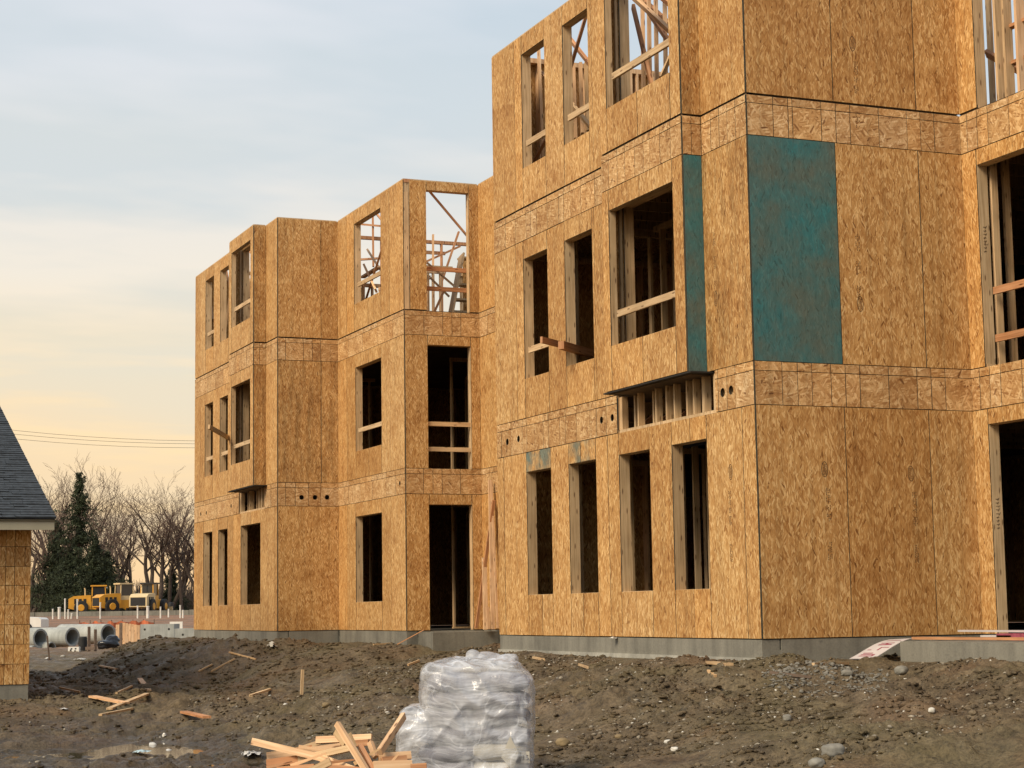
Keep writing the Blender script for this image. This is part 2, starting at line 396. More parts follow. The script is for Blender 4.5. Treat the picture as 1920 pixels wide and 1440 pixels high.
def axis_coords(lo, a, b, hi, step, grow=1.09):
    mid = list(np.arange(a, b, step)); out = []; s = step; x = mid[-1]
    while x < hi: s *= grow; x += s; out.append(x)
    pre = []; s = step; x = a
    while x > lo: s *= grow; x -= s; pre.append(x)
    return np.array(pre[::-1]+mid+out)
gx = axis_coords(-900, -12.0, 4.5, 1100, 0.04); gy = axis_coords(-60, -6.0, 13.0, 1500, 0.04, 1.02)
GX, GY = np.meshgrid(gx, gy, indexing='ij'); GZ = ground(GX, GY)
nx, ny = len(gx), len(gy)
idx = np.arange(nx*ny).reshape(nx, ny)
Fq = np.stack([idx[:-1, :-1].ravel(), idx[1:, :-1].ravel(), idx[1:, 1:].ravel(), idx[:-1, 1:].ravel()], 1)
print('ground', nx, ny)
g = link('ground', np_mesh('ground', np.stack([GX.ravel(), GY.ravel(), GZ.ravel()], 1), Fq, M_GROUND, True)); tag(g, kind='structure')

# still water in the ruts
m_w, T, b = new_mat('puddle_water')
b.inputs['Base Color'].default_value = (0.07,0.055,0.035,1); b.inputs['Roughness'].default_value = 0.03; b.inputs['IOR'].default_value = 1.33
b.inputs['Specular IOR Level'].default_value = 0.5
bump(T, b, T.noise(T.node('ShaderNodeTexCoord').outputs['Object'], 9, 2, 0.5), 0.04, 0.01)
wx = np.linspace(-13, -2, 12); wy = np.linspace(-4, 9, 14); WX, WY = np.meshgrid(wx, wy, indexing='ij'); ii = np.arange(WX.size).reshape(WX.shape)
wf = np.stack([ii[:-1,:-1].ravel(), ii[1:,:-1].ravel(), ii[1:,1:].ravel(), ii[:-1,1:].ravel()], 1)
pw = link('puddle_water', np_mesh('puddle_water', np.stack([WX.ravel(), WY.ravel(), np.full(WX.size, WATER_Z)], 1), wf, m_w)); tag(pw, kind='structure')

# ------------------------------------------------------------------ apartment building
Z1A, Z1B, Z2A, Z2B, Z3 = 2.702, 3.212, 5.906, 6.408, 9.097
TH = 0.012; GAP = 0.0055
bld = empty('apartment_building', (0,0,0))
tag(bld, 'unfinished three storey apartment building sheathed in bare strand board panels', 'building')

def pbox(ax, c, sg, a0, a1, z0, z1, d0, d1):
    """bounds of a box on a wall: a along the wall, d depth measured inwards from the outer face"""
    lo, hi = sorted((c-sg*d0, c-sg*d1))
    return (lo, hi, a0, a1, z0, z1) if ax == 0 else (a0, a1, lo, hi, z0, z1)
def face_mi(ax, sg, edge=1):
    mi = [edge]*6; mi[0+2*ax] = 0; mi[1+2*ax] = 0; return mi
def panel(parent, ax, c, sg, a0, a1, z0, z1, mat=None, hole=None, name='panel', gap=GAP, proud=0.0):
    mat = mat or M_OSB; gap *= random.uniform(0.7, 1.35); proud = random.uniform(0.0, 0.0025)
    a0 += gap; a1 -= gap; z0 += gap; z1 -= gap
    if a1-a0 < 0.02 or z1-z0 < 0.02: return None
    mb = MB()
    if not hole:
        mb.box(*pbox(ax, c, sg, a0, a1, z0, z1, -proud, TH), mi=face_mi(ax, sg))
    else:
        ha, hz, hr = hole
        an = sorted([2*math.pi*k/28 for k in range(28)]+[math.atan2(z-hz, a-ha) % (2*math.pi) for a in (a0, a1) for z in (z0, z1)])
        def rim(t):
            ca, sa = math.cos(t), math.sin(t)
            k = min(((a1-ha)/ca if ca > 1e-9 else (a0-ha)/ca if ca < -1e-9 else 1e9), ((z1-hz)/sa if sa > 1e-9 else (z0-hz)/sa if sa < -1e-9 else 1e9))
            return (ha+k*ca, hz+k*sa)
        P3 = lambda p, d: (c-sg*d, p[0], p[1]) if ax == 0 else (p[0], c-sg*d, p[1])
        for i in range(len(an)):
            t, u = an[i], an[(i+1) % len(an)]
            o0, o1 = rim(t), rim(u); i0, i1 = ((ha+hr*math.cos(t), hz+hr*math.sin(t)), (ha+hr*math.cos(u), hz+hr*math.sin(u)))
            for d in (0.0, TH): mb.quad([P3(q, d) for q in (o0, o1, i1, i0)], [o0, o1, i1, i0])
            mb.quad([P3(i0, 0), P3(i1, 0), P3(i1, TH), P3(i0, TH)], [i0, i1, i1, i0], 1)
            mb.quad([P3(o0, 0), P3(o1, 0), P3(o1, TH), P3(o0, TH)], [o0, o1, o1, o0], 1)
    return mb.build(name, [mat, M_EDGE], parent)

def wall(ax, c, sg, a0, a1, z0, z1, seams=(), ops=(), green=(), top=False, rails=(), studs=False, mats=None, hdr=None, fmat=None, ztop=None, depth=0.14):
    """one storey of one wall: framing mesh with panels, jambs, heads, sills and guard rails as its children"""
    fr = MB(); d0, d1 = TH+0.002, TH+0.002+depth
    dmi = [0]*6; dmi[2*ax+(0 if sg < 0 else 1)] = 1  # outward framing face coloured dark, so the sheet gaps look shaded
    def lum(mb, b0, b1, y0, y1): mb.box(*pbox(ax, c, sg, max(b0, a0+0.016), min(b1, a1-0.016), y0, y1, d0, d1), mi=dmi)
    pl = 0.038
    doors = [o for o in ops if o[2] <= z0+0.05]
    def runs(skip):
        xs = [a0]; 
        for o in sorted(skip): xs += [o[0], o[1]]
        xs.append(a1); return [(xs[i], xs[i+1]) for i in range(0, len(xs), 2) if xs[i+1]-xs[i] > 0.01]
    for q0, q1 in runs(doors): lum(fr, q0, q1, z0+0.001, z0+pl)
    zt = (ztop if ztop else z1)
    if top: fr.box(*pbox(ax, c, sg, a0+0.016, a1-0.016, zt-2*pl, zt-0.001, d0-0.008, d1))
    else: lum(fr, a0, a1, zt-2*pl, zt-0.001)
    cuts = sorted(set([a0, a1]+[s for s in seams if a0 < s < a1]+[e for o in ops for e in o[:2] if a0 < e < a1]))
    marks = [s for s in cuts[1:-1]]
    if studs: marks += list(np.arange(a0+0.2, a1-0.1, 0.406))
    for s in marks:
        inop = [o for o in ops if o[0]-0.045 < s < o[1]+0.045]
        if not inop: lum(fr, s-0.019, s+0.019, z0+pl, zt-2*pl)
        else:
            o = inop[0]
            if o[3] < zt-0.2: lum(fr, s-0.019, s+0.019, o[3]+0.0905, zt-2*pl)
            if o[2] > z0+0.2: lum(fr, s-0.019, s+0.019, z0+pl, o[2]-0.04)
    for s in (a0+0.036, a1-0.036): lum(fr, s-0.019, s+0.019, z0+pl, zt-2*pl)
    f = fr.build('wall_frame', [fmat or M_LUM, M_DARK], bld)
    for i in range(len(cuts)-1):
        p, q = cuts[i], cuts[i+1]; mid = (p+q)/2
        o = [o for o in ops if o[0] <= mid <= o[1]]
        mt = (mats or {}).get(i, M_OSB)
        for g0, g1, gm in green:
            if g0 < mid < g1: mt = gm
        if not o: panel(f, ax, c, sg, p, q, z0, z1-(0.020 if top else 0), mt)
        else:
            o = o[0]
            if z1-o[3] > 0.06: panel(f, ax, c, sg, p, q, o[3], z1-(0.020 if top else 0), (hdr or {}).get(round(o[0], 3), mt))
            if o[2]-z0 > 0.06: panel(f, ax, c, sg, p, q, z0, o[2], mt)
    for o in ops:
        b0, b1, s0, s1 = o[:4]
        zb = max(s0, z0)
        for e in ((b0-pl, b0-0.0005), (b1+0.0005, b1+pl)):
            mb = MB(); lum2(mb, ax, c, sg, e, zb, s1, d0, d1); mb.build('jamb', M_LUM, f)
        mb = MB(); mb.box(*pbox(ax, c, sg, b0-pl, b1+pl, s1+0.0005, min(s1+0.09, zt-2*pl-0.001), d0, d1)); mb.build('header', M_LUM, f)
        if s0 > z0+0.05:
            mb = MB(); mb.box(*pbox(ax, c, sg, b0-pl, b1+pl, s0-pl, s0-0.0005, d0, d1)); mb.build('sill_plate', M_LUM, f)
    for (b0, b1, zc, dd, mt) in rails:
        mb = MB(); 
        p0 = (c-sg*dd, b0, zc) if ax == 0 else (b0, c-sg*dd, zc); p1 = (c-sg*dd, b1, zc) if ax == 0 else (b1, c-sg*dd, zc)
        mb.beam(p0, p1, 0.038, 0.089); mb.build('guard_rail', mt, f)
    return f
def lum2(mb, ax, c, sg, e, z0, z1, d0, d1):
    # vertical member with the grain running up
    am = (e[0]+e[1])/2; w = e[1]-e[0]; dm = (d0+d1)/2; dp = d1-d0
    p = (c-sg*dm, am) if ax == 0 else (am, c-sg*dm)
    if ax == 0: mb.beam((p[0], p[1], z0), (p[0], p[1], z1), w, dp, up=(1,0,0))
    else: mb.beam((p[0], p[1], z0), (p[0], p[1], z1), w, dp, up=(0,1,0))
def band(ax, c, sg, a0, a1, z0, z1, lines, holes=(), skip=None, row=0.11, wide_top=False):
    """floor zone: rim board strips cut by vertical joints and one horizontal joint near the top"""
    fr = MB(); d0, d1 = TH+0.002, TH+0.042
    dmi = [0]*6; dmi[2*ax+(0 if sg < 0 else 1)] = 1; e0, e1 = a0+0.016, a1-0.016  # same dark outward face, painting shade into the rim joints
    zr = z1-row
    sk = skip or (9e9, 9e9)
    for q0, q1 in ([(a0, a1)] if not skip else [(a0, sk[0]), (sk[1], a1)]):
        if q1-q0 < 0.02: continue
        for y0, y1 in ((z0+0.002, z0+0.04), (zr-0.03, zr+0.03), (z1-0.04, z1-0.002)): fr.box(*pbox(ax, c, sg, max(q0, e0), min(q1, e1), y0, y1, d0, d1), mi=dmi)
    cuts = sorted([a0, a1]+[l for l in lines if a0+0.03 < l < a1-0.03]+([x for x in sk if a0 < x < a1] if skip else []))
    for s in cuts:
        if not (sk[0] < s < sk[1]): fr.box(*pbox(ax, c, sg, max(e0, s-0.02), min(e1, s+0.02), z0+0.04, z1-0.04, d0+0.001, d1+0.01), mi=dmi)
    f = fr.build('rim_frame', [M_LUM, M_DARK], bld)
    for i in range(len(cuts)-1):
        p, q = cuts[i], cuts[i+1]; mid = (p+q)/2
        if sk[0] < mid < sk[1]: continue
        hs = [h for h in holes if p < h[0] < q]
        panel(f, ax, c, sg, p, q, z0, zr, M_RIM, hole=hs[0] if hs else None, name='rim_panel', gap=0.004)
        panel(f, ax, c, sg, p, q, zr, z1-(0.012 if wide_top else 0.0), M_RIM, name='rim_strip', gap=0.004)
    return f

# window heights of the three storeys
H1, S1, H2, S2, H3, S3 = 2.405, 0.595, 5.617, 3.81, 8.78, 7.015
YE = 7.92
# --- near wing, long wall (plane X = 0)
sA1 = (7.65, 0.30)
wall(0, 0, -1, 0.0, YE, 0, Z1A, (7.65, 6.254, 4.84, 3.964, 1.606, 0.302), [(5.87, 6.77, S1, H1), (4.345, 5.245, S1, H1), (2.712, 3.62, S1, H1), (1.18, 2.095, S1, H1)],
     hdr={5.87: M_GHALF, 4.345: M_GHALF})
wall(0, 0, -1, 0.0, YE, Z1B, Z2A, (7.06, 4.256, 3.85), [(5.875, 6.76, S2, H2), (4.325, 5.25, S2, H2), (1.25, 3.33, Z1B+0.3, H2+0.1)], green=[(0.0, 1.2, M_STAIN)],
     rails=[(5.80, 6.70, 4.235, 0.05, M_LUM)])
wall(0, 0, -1, 0.0, YE, Z2B+0.006, Z3, (7.01, 4.216, 3.788), [(5.855, 6.72, S3, H3), (4.337, 5.195, S3, H3), (1.25, 3.33, Z2B+0.3, H3+0.1)],
     top=True, rails=[(5.80, 6.66, 7.39, 0.05, M_LUM), (4.30, 5.12, 7.395, 0.05, M_LUM)])
band(0, 0, -1, 0.0, YE, Z1A, Z1B, (7.74, 7.344, 6.893, 6.742, 6.127, 5.945, 5.534, 5.336, 4.953, 4.517, 4.297, 3.986, 0.856, 0.639, 0.437),
     holes=[(0.748, 2.922, 0.055), (0.545, 2.928, 0.055), (4.14, 2.926, 0.05), (3.80, 2.925, 0.05), (7.50, 2.924, 0.05), (7.06, 2.93, 0.05)], skip=(0.93, 3.65))
band(0, 0, -1, 3.42, YE, Z2A, Z2B, (7.44, 7.055, 6.634, 6.457, 6.249, 5.848, 5.432, 5.254, 5.027, 4.658, 4.2, 3.85), wide_top=True)
band(0, 0, -1, 0.0, 1.10, Z2A, Z2B, (0.25, 0.45, 0.65, 0.86), wide_top=True)
# --- near wing, short wall facing the camera (plane Y = 0)
sB = (1.215, 2.405)
wall(1, 0, -1, TH+0.003, 3.05, 0, Z1A, sB)
wall(1, 0, -1, TH+0.003, 3.05, Z1B, Z2A, sB, mats={0: M_GREEN})
wall(1, 0, -1, TH+0.003, 3.05, Z2B+0.006, Z3, sB, top=True)
band(1, 0, -1, TH+0.003, 3.05, Z1A, Z1B, (0.38, 0.588, 0.785, 1.046, 1.246, 1.448, 1.851, 2.258, 2.462, 2.666))
band(1, 0, -1, TH+0.003, 3.05, Z2A, Z2B, (0.371, 0.579, 0.637, 1.038, 1.242, 1.445, 1.853, 2.26, 2.459, 2.661), wide_top=True)
# --- recessed wall right of it (plane X = 3.05), running towards the camera and out of frame
XR = 3.05
for z0, z1, o, rl in ((0, Z1A, [(-2.3, -0.295, 0.0, 2.51)], []), (Z1B, Z2A, [(-2.3, -0.295, Z1B, 5.70)], [(-2.3, -0.36, 4.14, 0.13, M_RED), (-2.3, -0.36, 3.555, 0.13, M_RED)]), (Z2B+0.006, Z3, [(-2.3, -0.36, Z2B, 8.85)], [])):
    wall(0, XR, -1, -9.0, 0.03, z0, z1, (-3.6, -4.8, -6.0, -7.3), o+[(-8.0, -7.1, z0+0.6, z0+2.4)], rails=rl, top=(z1 == Z3))
band(0, XR, -1, -9.0, 0.03, Z1A, Z1B, (-0.17, -0.367, -0.576, -0.98, -1.4, -1.8, -2.2, -2.8, -3.6, -4.4))
band(0, XR, -1, -9.0, 0.03, Z2A, Z2B, (-0.14, -0.341, -0.554, -0.963, -1.37, -1.78, -2.18, -2.8, -3.6, -4.4), wide_top=True)
# --- bay of the near wing
def bay(xm, xb, y0, y1, w0, w1, mats2=None):
    """projecting bay on storeys two and three: front, near side, far side, soffit"""
    for z0, z1, s, h, top in ((Z1B, Z2A, S2, H2, False), (Z2B+0.006, Z3, S3, H3, True)):
        wall(0, xb, -1, y0, y1, z0, z1, ((w0+w1)/2,), [(w0, w1, s, h)], top=top, rails=[(w0-0.05, w1-0.12, s+0.41, 0.05, M_LUM)], depth=0.089)
        wall(1, y0, -1, xb+TH+0.003, xm-0.001, z0, z1, (), top=top, mats={0: (mats2 if not top and mats2 else M_STAIN)}, depth=0.05)
        wall(1, y1, 1, xb+TH+0.003, xm-0.001, z0, z1, (), top=top, depth=0.05)
    band(0, xb, -1, y0, y1, Z2A, Z2B, [y0+k*(y1-y0)/8 for k in (1, 2, 3, 3.6, 4.5, 5.5, 6.3, 7.2)], wide_top=True)
    band(1, y0, -1, xb+TH+0.003, xm-0.001, Z2A, Z2B, ((xb+xm)/2,), wide_top=True)
    band(1, y1, 1, xb+TH+0.003, xm-0.001, Z2A, Z2B, (), wide_top=True)
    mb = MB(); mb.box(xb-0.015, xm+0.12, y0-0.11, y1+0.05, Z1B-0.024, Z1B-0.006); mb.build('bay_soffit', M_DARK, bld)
bay(0.0, -0.278, 1.105, 3.40, 1.375, 3.20, M_GREEN)
# --- end wall of the near wing (Y = 7.92, faces away) with studs showing inside the open top storey
for z0, z1, top in ((0, Z1A, 0), (Z1B, Z2A, 0), (Z2B+0.006, Z3, 1)):
    wall(1, YE, 1, 0.16, 3.087, z0, z1, (1.3, 2.5), [], top=bool(top), studs=bool(top), fmat=M_PINK)  # warmer framing colour stands in for transmitted light
for za, zb in ((Z1A, Z1B), (Z2A, Z2B)): band(1, YE, 1, 0.0, 3.087, za, zb, (1.2, 2.4))
# --- far wing
XM, YD, YD1, XQ, YD2, XP = 0.063, 20.746, 28.604, 1.454, 16.324, 3.087
wall(0, XM, -1, YD, YD1, 0, Z1A, (28.3, 26.35, 24.6, 23.0, 21.5, 20.95), [(26.67, 27.58, S1, H1), (25.14, 26.05, S1, H1), (22.145, 23.88, S1, H1)])
wall(0, XM, -1, YD, YD1, Z1B, Z2A, (28.0, 24.5), [(26.65, 27.49, S2, H2), (25.14, 25.93, S2, H2), (21.8, 23.75, Z1B+0.3, H2+0.1)], rails=[(26.6, 27.45, 4.25, 0.05, M_LUM), (25.1, 25.9, 4.25, 0.05, M_LUM)])
wall(0, XM, -1, YD, YD1, Z2B+0.006, Z3, (28.0, 24.5), [(26.6, 27.46, S3, H3), (25.09, 25.93, S3, H3), (21.8, 23.75, Z2B+0.3, H3+0.1)], top=True, rails=[(26.6, 27.4, 7.4, 0.05, M_LUM)])
band(0, XM, -1, YD, YD1, Z1A, Z1B, (28.2, 27.6, 27.0, 26.2, 25.4, 24.6, 21.3), holes=[(27.9, 2.90, 0.05), (27.3, 2.90, 0.05), (24.8, 2.93, 0.05)], skip=(21.82, 24.07))
band(0, XM, -1, 23.87, YD1, Z2A, Z2B, (28.0, 27.2, 26.4, 25.6, 24.8), wide_top=True); band(0, XM, -1, YD, 21.66, Z2A, Z2B, (21.2,), wide_top=True)
bay(XM, -0.234, 21.67, 23.86, 21.93, 23.63)
wall(1, YD, -1, XM+TH+0.003, XQ, 0, Z1A, ()); wall(1, YD, -1, XM+TH+0.003, XQ, Z1B, Z2A, (1.06,), mats={0: M_STAIN, 1: M_STAIN}); wall(1, YD, -1, XM+TH+0.003, XQ, Z2B+0.006, Z3, (1.065,), top=True)
band(1, YD, -1, XM+TH+0.003, XQ, Z1A, Z1B, (0.25, 0.47, 0.77, 1.05), holes=[(0.61, 2.89, 0.052), (0.915, 2.893, 0.052), (1.19, 2.898, 0.052)])
band(1, YD, -1, XM+TH+0.003, XQ, Z2A, Z2B, (0.25, 0.656, 0.859, 1.05), wide_top=True)
wall(0, XQ, -1, YD2, YD+0.03, 0, Z1A, (20.1, 18.6, 17.2), [(17.78, 19.52, S1, H1)])
wall(0, XQ, -1, YD2, YD+0.03, Z1B, Z2A, (20.1, 18.6, 17.2), [(17.76, 19.49, S2, H2)], rails=[(17.72, 19.40, 4.25, 0.045, M_LUM)])
wall(0, XQ, -1, YD2, YD+0.03, Z2B+0.006, Z3, (20.1, 18.6, 17.2), [(17.75, 19.54, S3, H3)], top=True, rails=[(17.70, 19.42, 7.42, 0.045, M_LUM)])
band(0, XQ, -1, YD2, YD+0.03, Z1A, Z1B, (20.0, 19.2, 18.4, 17.5, 16.9), holes=[(16.65, 2.93, 0.045)]); band(0, XQ, -1, YD2, YD+0.03, Z2A, Z2B, (20.0, 19.0, 18.0, 17.0), wide_top=True)
wall(1, YD2, -1, XQ+TH+0.003, XP, 0, Z1A, (), [(1.955, 2.872, 0.0, 2.49)])
wall(1, YD2, -1, XQ+TH+0.003, XP, Z1B, Z2A, (), [(1.955, 2.88, Z1B, 5.708)], rails=[(1.93, 2.88, 4.115, 0.06, M_LUM), (1.93, 2.88, 3.605, 0.06, M_LUM)])
wall(1, YD2, -1, XQ+0.13, XP, Z2B+0.006, Z3, (), [(1.955, 2.876, Z2B, 8.885)], top=True, rails=[(1.9, 2.87, 7.30, 0.17, M_RED), (1.9, 2.87, 6.89, 0.17, M_RED)])
band(1, YD2, -1, XQ+TH+0.003, XP, Z1A, Z1B, (1.839, 2.041, 2.236, 2.629)); band(1, YD2, -1, XQ+TH+0.003, XP, Z2A, Z2B, (1.878, 2.284, 2.482, 2.678), wide_top=True)
for z0, z1, top in ((0, Z1A, 0), (Z1B, Z2A, 0), (Z2B+0.006, Z3, 1)):
    wall(0, XP, -1, YE, YD2+0.03, z0, z1, (15.2, 14.0, 12.8, 11.5, 10.3, 9.1), top=bool(top))
for za, zb in ((Z1A, Z1B), (Z2A, Z2B)): band(0, XP, -1, YE, YD2+0.03, za, zb, (15.9, 15.4, 14.6, 13.8, 12.6, 11.4, 10.2, 9.0))
# --- far end and rear walls (away from the camera)
XB = 12.0
for z0, z1 in ((0, Z1B-0.004), (Z1B, Z2B-0.004)):
    wall(1, YD1, 1, XM+0.16, XB, z0, z1, (2.4, 4.8, 7.2, 9.6)); wall(0, XB, 1, -9.0, YD1, z0, z1, (-4, 1, 6, 11, 16, 21, 25)); wall(1, -9.0, -1, XR+0.16, XB, z0, z1, (5.4, 7.8))
wall(1, YD1, 1, XM+0.16, 4.6, Z2B+0.006, Z3, (1.3, 2.5, 3.7), top=True, studs=True)

# --- floors: thin decks, joists, concrete slab
def deck(name, z0, z1, mat, e=0.068, bays=True):
    for x0, x1, y0, y1 in ((e, XB-e, e, YE-e), (XR+e, XB-e, -9+e, e-0.001), (XP+e, XB-e, YE-e+0.001, YD2+e), (XQ+e, XB-e, YD2+e+0.001, YD+e), (XM+e, XB-e, YD+e+0.001, YD1-e)):
        mb = MB(); mb.box(x0, x1, y0, y1, z0, z1); mb.build(name, mat, bld)
    if bays:
        for xm, xb, y0, y1 in ((0.0, -0.278, 1.105, 3.40), (XM, -0.234, 21.67, 23.86)):
            MB().box(xb+e, xm+e-0.001, y0+e, y1-e, z0, z1).build(name, mat, bld)
M_DECK = mat_simple('darkened_subfloor', (0.10,0.065,0.035), 0.8, 0.4, 1.5); M_SLAB = mat_simple('darkened_slab', (0.075,0.070,0.060), 0.7, 0.4, 1.5)  # floor colours darkened so the rooms behind the openings look shaded
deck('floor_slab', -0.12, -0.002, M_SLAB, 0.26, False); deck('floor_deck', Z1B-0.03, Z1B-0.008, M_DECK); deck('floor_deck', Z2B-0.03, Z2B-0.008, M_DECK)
jm = MB().box(-0.019, 0.019, -5.7, 5.7, -0.22, 0.0).mesh('floor_joist', M_LUM)
for zt in (Z1B-0.035, Z2B-0.035):
    for y in np.arange(0.4, 7.6, 0.61):
        o = link('floor_joist', jm, bld); o.rotation_euler = (0, 0, math.pi/2); o.location = (6.2, y, zt)
# open joist ends under the bays: posts, chords and webs
def void_frame(x, y0, y1, n):
    f = MB().box(x+0.03, x+0.17, y0, y1, Z1A+0.001, Z1A+0.039).build('truss_chord', M_LUM, bld)
    for k in range(n):
        y = y0+0.05+(y1-y0-0.1)*k/(n-1)+random.uniform(-0.05, 0.05)*(0 < k < n-1)
        dx = random.choice((0.03, 0.03, 0.12)); w = random.choice((0.038, 0.038, 0.076))
        MB().beam((x+dx+0.045, y, Z1A+0.04), (x+dx+0.045, y, Z1B-0.03), w, 0.089, up=(1,0,0)).build('web_post', M_LUM, f)
        if k % 2: MB().beam((x+0.2, y+0.10, Z1A+0.02), (x+0.75, y+0.12, Z1B-0.06), 0.038, 0.06).build('web_brace', M_RED, f)
    MB().box(x+0.9, x+0.92, y0-0.4, y1+0.4, Z1A-0.2, Z1B-0.03).build('blocking_board', M_DARK, f)
void_frame(0.0, 0.94, 3.64, 11); void_frame(XM, 21.83, 24.06, 9)

# --- partitions
studm = {}
def partition(ax, c, a0, a1, z0, z1, step=0.406, mat=None, plates=True, w=0.089):
    mat = mat or M_LUM; h = w/2
    def pb(b0, b1, y0, y1): return MB().box(*((c-h, c+h, b0, b1, y0, y1) if ax == 0 else (b0, b1, c-h, c+h, y0, y1)))
    p = pb(a0, a1, z0+0.001, z0+0.038).build('partition_plate', mat, bld); pb(a0, a1, z1-0.076, z1).build('top_plate', mat, p)
    key = (round(z1-z0, 3), mat.name)
    if key not in studm: studm[key] = MB().beam((0,0,0.039), (0,0,z1-z0-0.077), 0.038, w, up=(1,0,0)).mesh('stud', mat)
    for a in np.arange(a0+0.03, a1, step):
        o = link('stud', studm[key], p); o.location = (c, a, z0) if ax == 0 else (a, c, z0)
        if ax == 1: o.rotation_euler = (0, 0, math.pi/2)
    return p
for z0, z1 in ((0.0, Z1A), (Z1B, Z2A)):
    partition(0, 1.45, 0.5, 5.2, z0, z1); partition(1, 5.6, 0.3, 2.8, z0, z1)
    partition(0, 5.2, 18.0, 22.5, z0, z1); partition(1, 23.4, 0.6, 3.2, z0, z1); partition(1, 19.4, 3.6, 5.4, z0, z1); partition(0, 4.2, -6, -0.2, z0, z1)
# open top storey
partition(1, 22.2, 2.2, 6.2, Z2B, Z3, 0.75, M_RED); partition(0, 4.3, 18.4, 20.5, Z2B, 8.0, 0.40); partition(1, 19.2, 2.1, 3.6, Z2B, 7.9, 0.30)
partition(1, 25.4, 0.5, 3.0, Z2B, 8.7, 0.406, M_PINK); partition(0, 4.6, -5.5, 1.0, Z2B, Z3, 0.406, M_PINK); partition(1, 0.6, 4.0, 7.0, Z2B, Z3, 0.5); partition(0, 4.1, 1.2, 7.0, Z2B, Z3)
for (c_, x0, x1, zz) in ((18.3, 2.15, 2.75, 7.5), (18.9, 2.5, 3.3, 7.75), (20.6, 2.6, 3.6, 8.1)): partition(1, c_, x0, x1, Z2B, zz, 0.17, M_PINK)
for (c_, x0, x1, zz) in ((19.9, 1.75, 2.3, 7.55), (18.9, 1.8, 2.2, 7.3)): partition(1, c_, x0, x1, Z2B, zz, 0.2, M_PINK)
mb = MB(); mb.box(3.2, 4.6, 22.25, 22.29, 8.78, 8.86); mb.build('blocking', M_RED, bld)
# bracing timbers of the open top storey; ends given as photograph pixels on real planes
def brace(u0, v0, c0, u1, v1, c1, ax=0, mat=None, w=0.045, h=0.11):
    MB().beam(at(u0, v0, ax, c0), at(u1, v1, ax, c1), w, h, up=(0.3, 1, 0.2)).build('brace', mat or M_RED, bld)
brace(1106, 5, 0.55, 1066, 140, 0.55); brace(1060, 62, 1.0, 1112, 128, 1.0); brace(985, 108, 0.8, 1030, 152, 0.8, mat=M_PINK); brace(1060, 180, 0.7, 1115, 248, 0.7, mat=M_LUM)
brace(1028, 255, 0.5, 1000, 305, 0.5); brace(1180, -12, 0.7, 1275, 75, 0.7, mat=M_PINK); brace(1200, -40, 0.9, 1280, 28, 0.9); brace(1187, 12, 0.5, 1222, 160, 0.5); brace(1195, -10, 1.3, 1282, 70, 1.3)
for u in (1204, 1216, 1229, 1246): brace(u, -30, 1.1, u+3, 185, 1.1, mat=M_PINK)
brace(1010, 95, 0.7, 1018, 300, 0.7, mat=M_PINK); brace(1075, 120, 1.0, 1079, 260, 1.0, mat=M_PINK); brace(1088, 118, 1.0, 1092, 250, 1.0, mat=M_PINK); brace(1098, 118, 1.05, 1102, 245, 1.05, mat=M_LUM); brace(1215, 20, 0.9, 1262, 90, 0.9, mat=M_RED)
brace(690, 470, 2.2, 716, 510, 2.2, mat=M_PINK); brace(683, 498, 1.9, 705, 545, 1.9, mat=M_PINK); brace(812, 440, 20.0, 812, 500, 20.0, 1, M_PINK); brace(835, 540, 18.2, 812, 590, 18.2, 1, M_RED); brace(806, 520, 17.6, 842, 556, 17.6, 1, M_PINK)
brace(1262, 95, 0.3, 1242, 140, 0.3, mat=M_LUM)
brace(803, 356, 16.6, 884, 452, 16.6, 1); brace(860, 435, 20.3, 826, 535, 20.3, 1); brace(800, 490, 20.8, 862, 462, 20.8, 1); brace(800, 492, 18.0, 850, 535, 18.0, 1, M_PINK)
brace(701, 395, 2.3, 722, 420, 2.3); brace(722, 448, 1.9, 685, 565, 1.9); brace(680, 520, 2.1, 712, 500, 2.1, mat=M_PINK); brace(699, 405, 2.6, 700, 500, 2.6); brace(672, 420, 2.6, 716, 424, 2.6); brace(672, 487, 3.0, 716, 484, 3.0)
brace(392, 540, 0.5, 400, 600, 0.5, mat=M_PINK); brace(398, 575, 0.6, 390, 650, 0.6); brace(424, 505, 0.5, 432, 545, 0.5); brace(430, 560, 0.6, 420, 640, 0.6, mat=M_PINK); brace(462, 462, 0.6, 480, 488, 0.6); brace(470, 560, 0.5, 478, 585, 0.5)
for k in range(3): brace(452+7*k, 470, 0.7+0.1*k, 453+7*k, 620, 0.7+0.1*k, mat=M_PINK)
# leaning stair-like box of boards in the open doorway of the far wing
st = MB().beam(at(866, 478, 1, 17.4), at(845, 590, 1, 17.0), 0.04, 0.24, up=(0,1,0)).build('stair_stringer', M_LUM, bld)
for v0 in (482, 506, 532, 560, 583):
    a = at(866-(v0-478)*0.16, v0, 1, 17.5); MB().box(a[0], a[0]+0.9, a[1], a[1]+0.26, a[2]-0.02, a[2]+0.02).build('stair_tread', M_LUM, st)
a = at(868, 490, 1, 17.9); MB().box(a[0], a[0]+0.9, a[1], a[1]+0.02, Z2B, a[2]+0.1).build('stair_back', M_OSB, st)
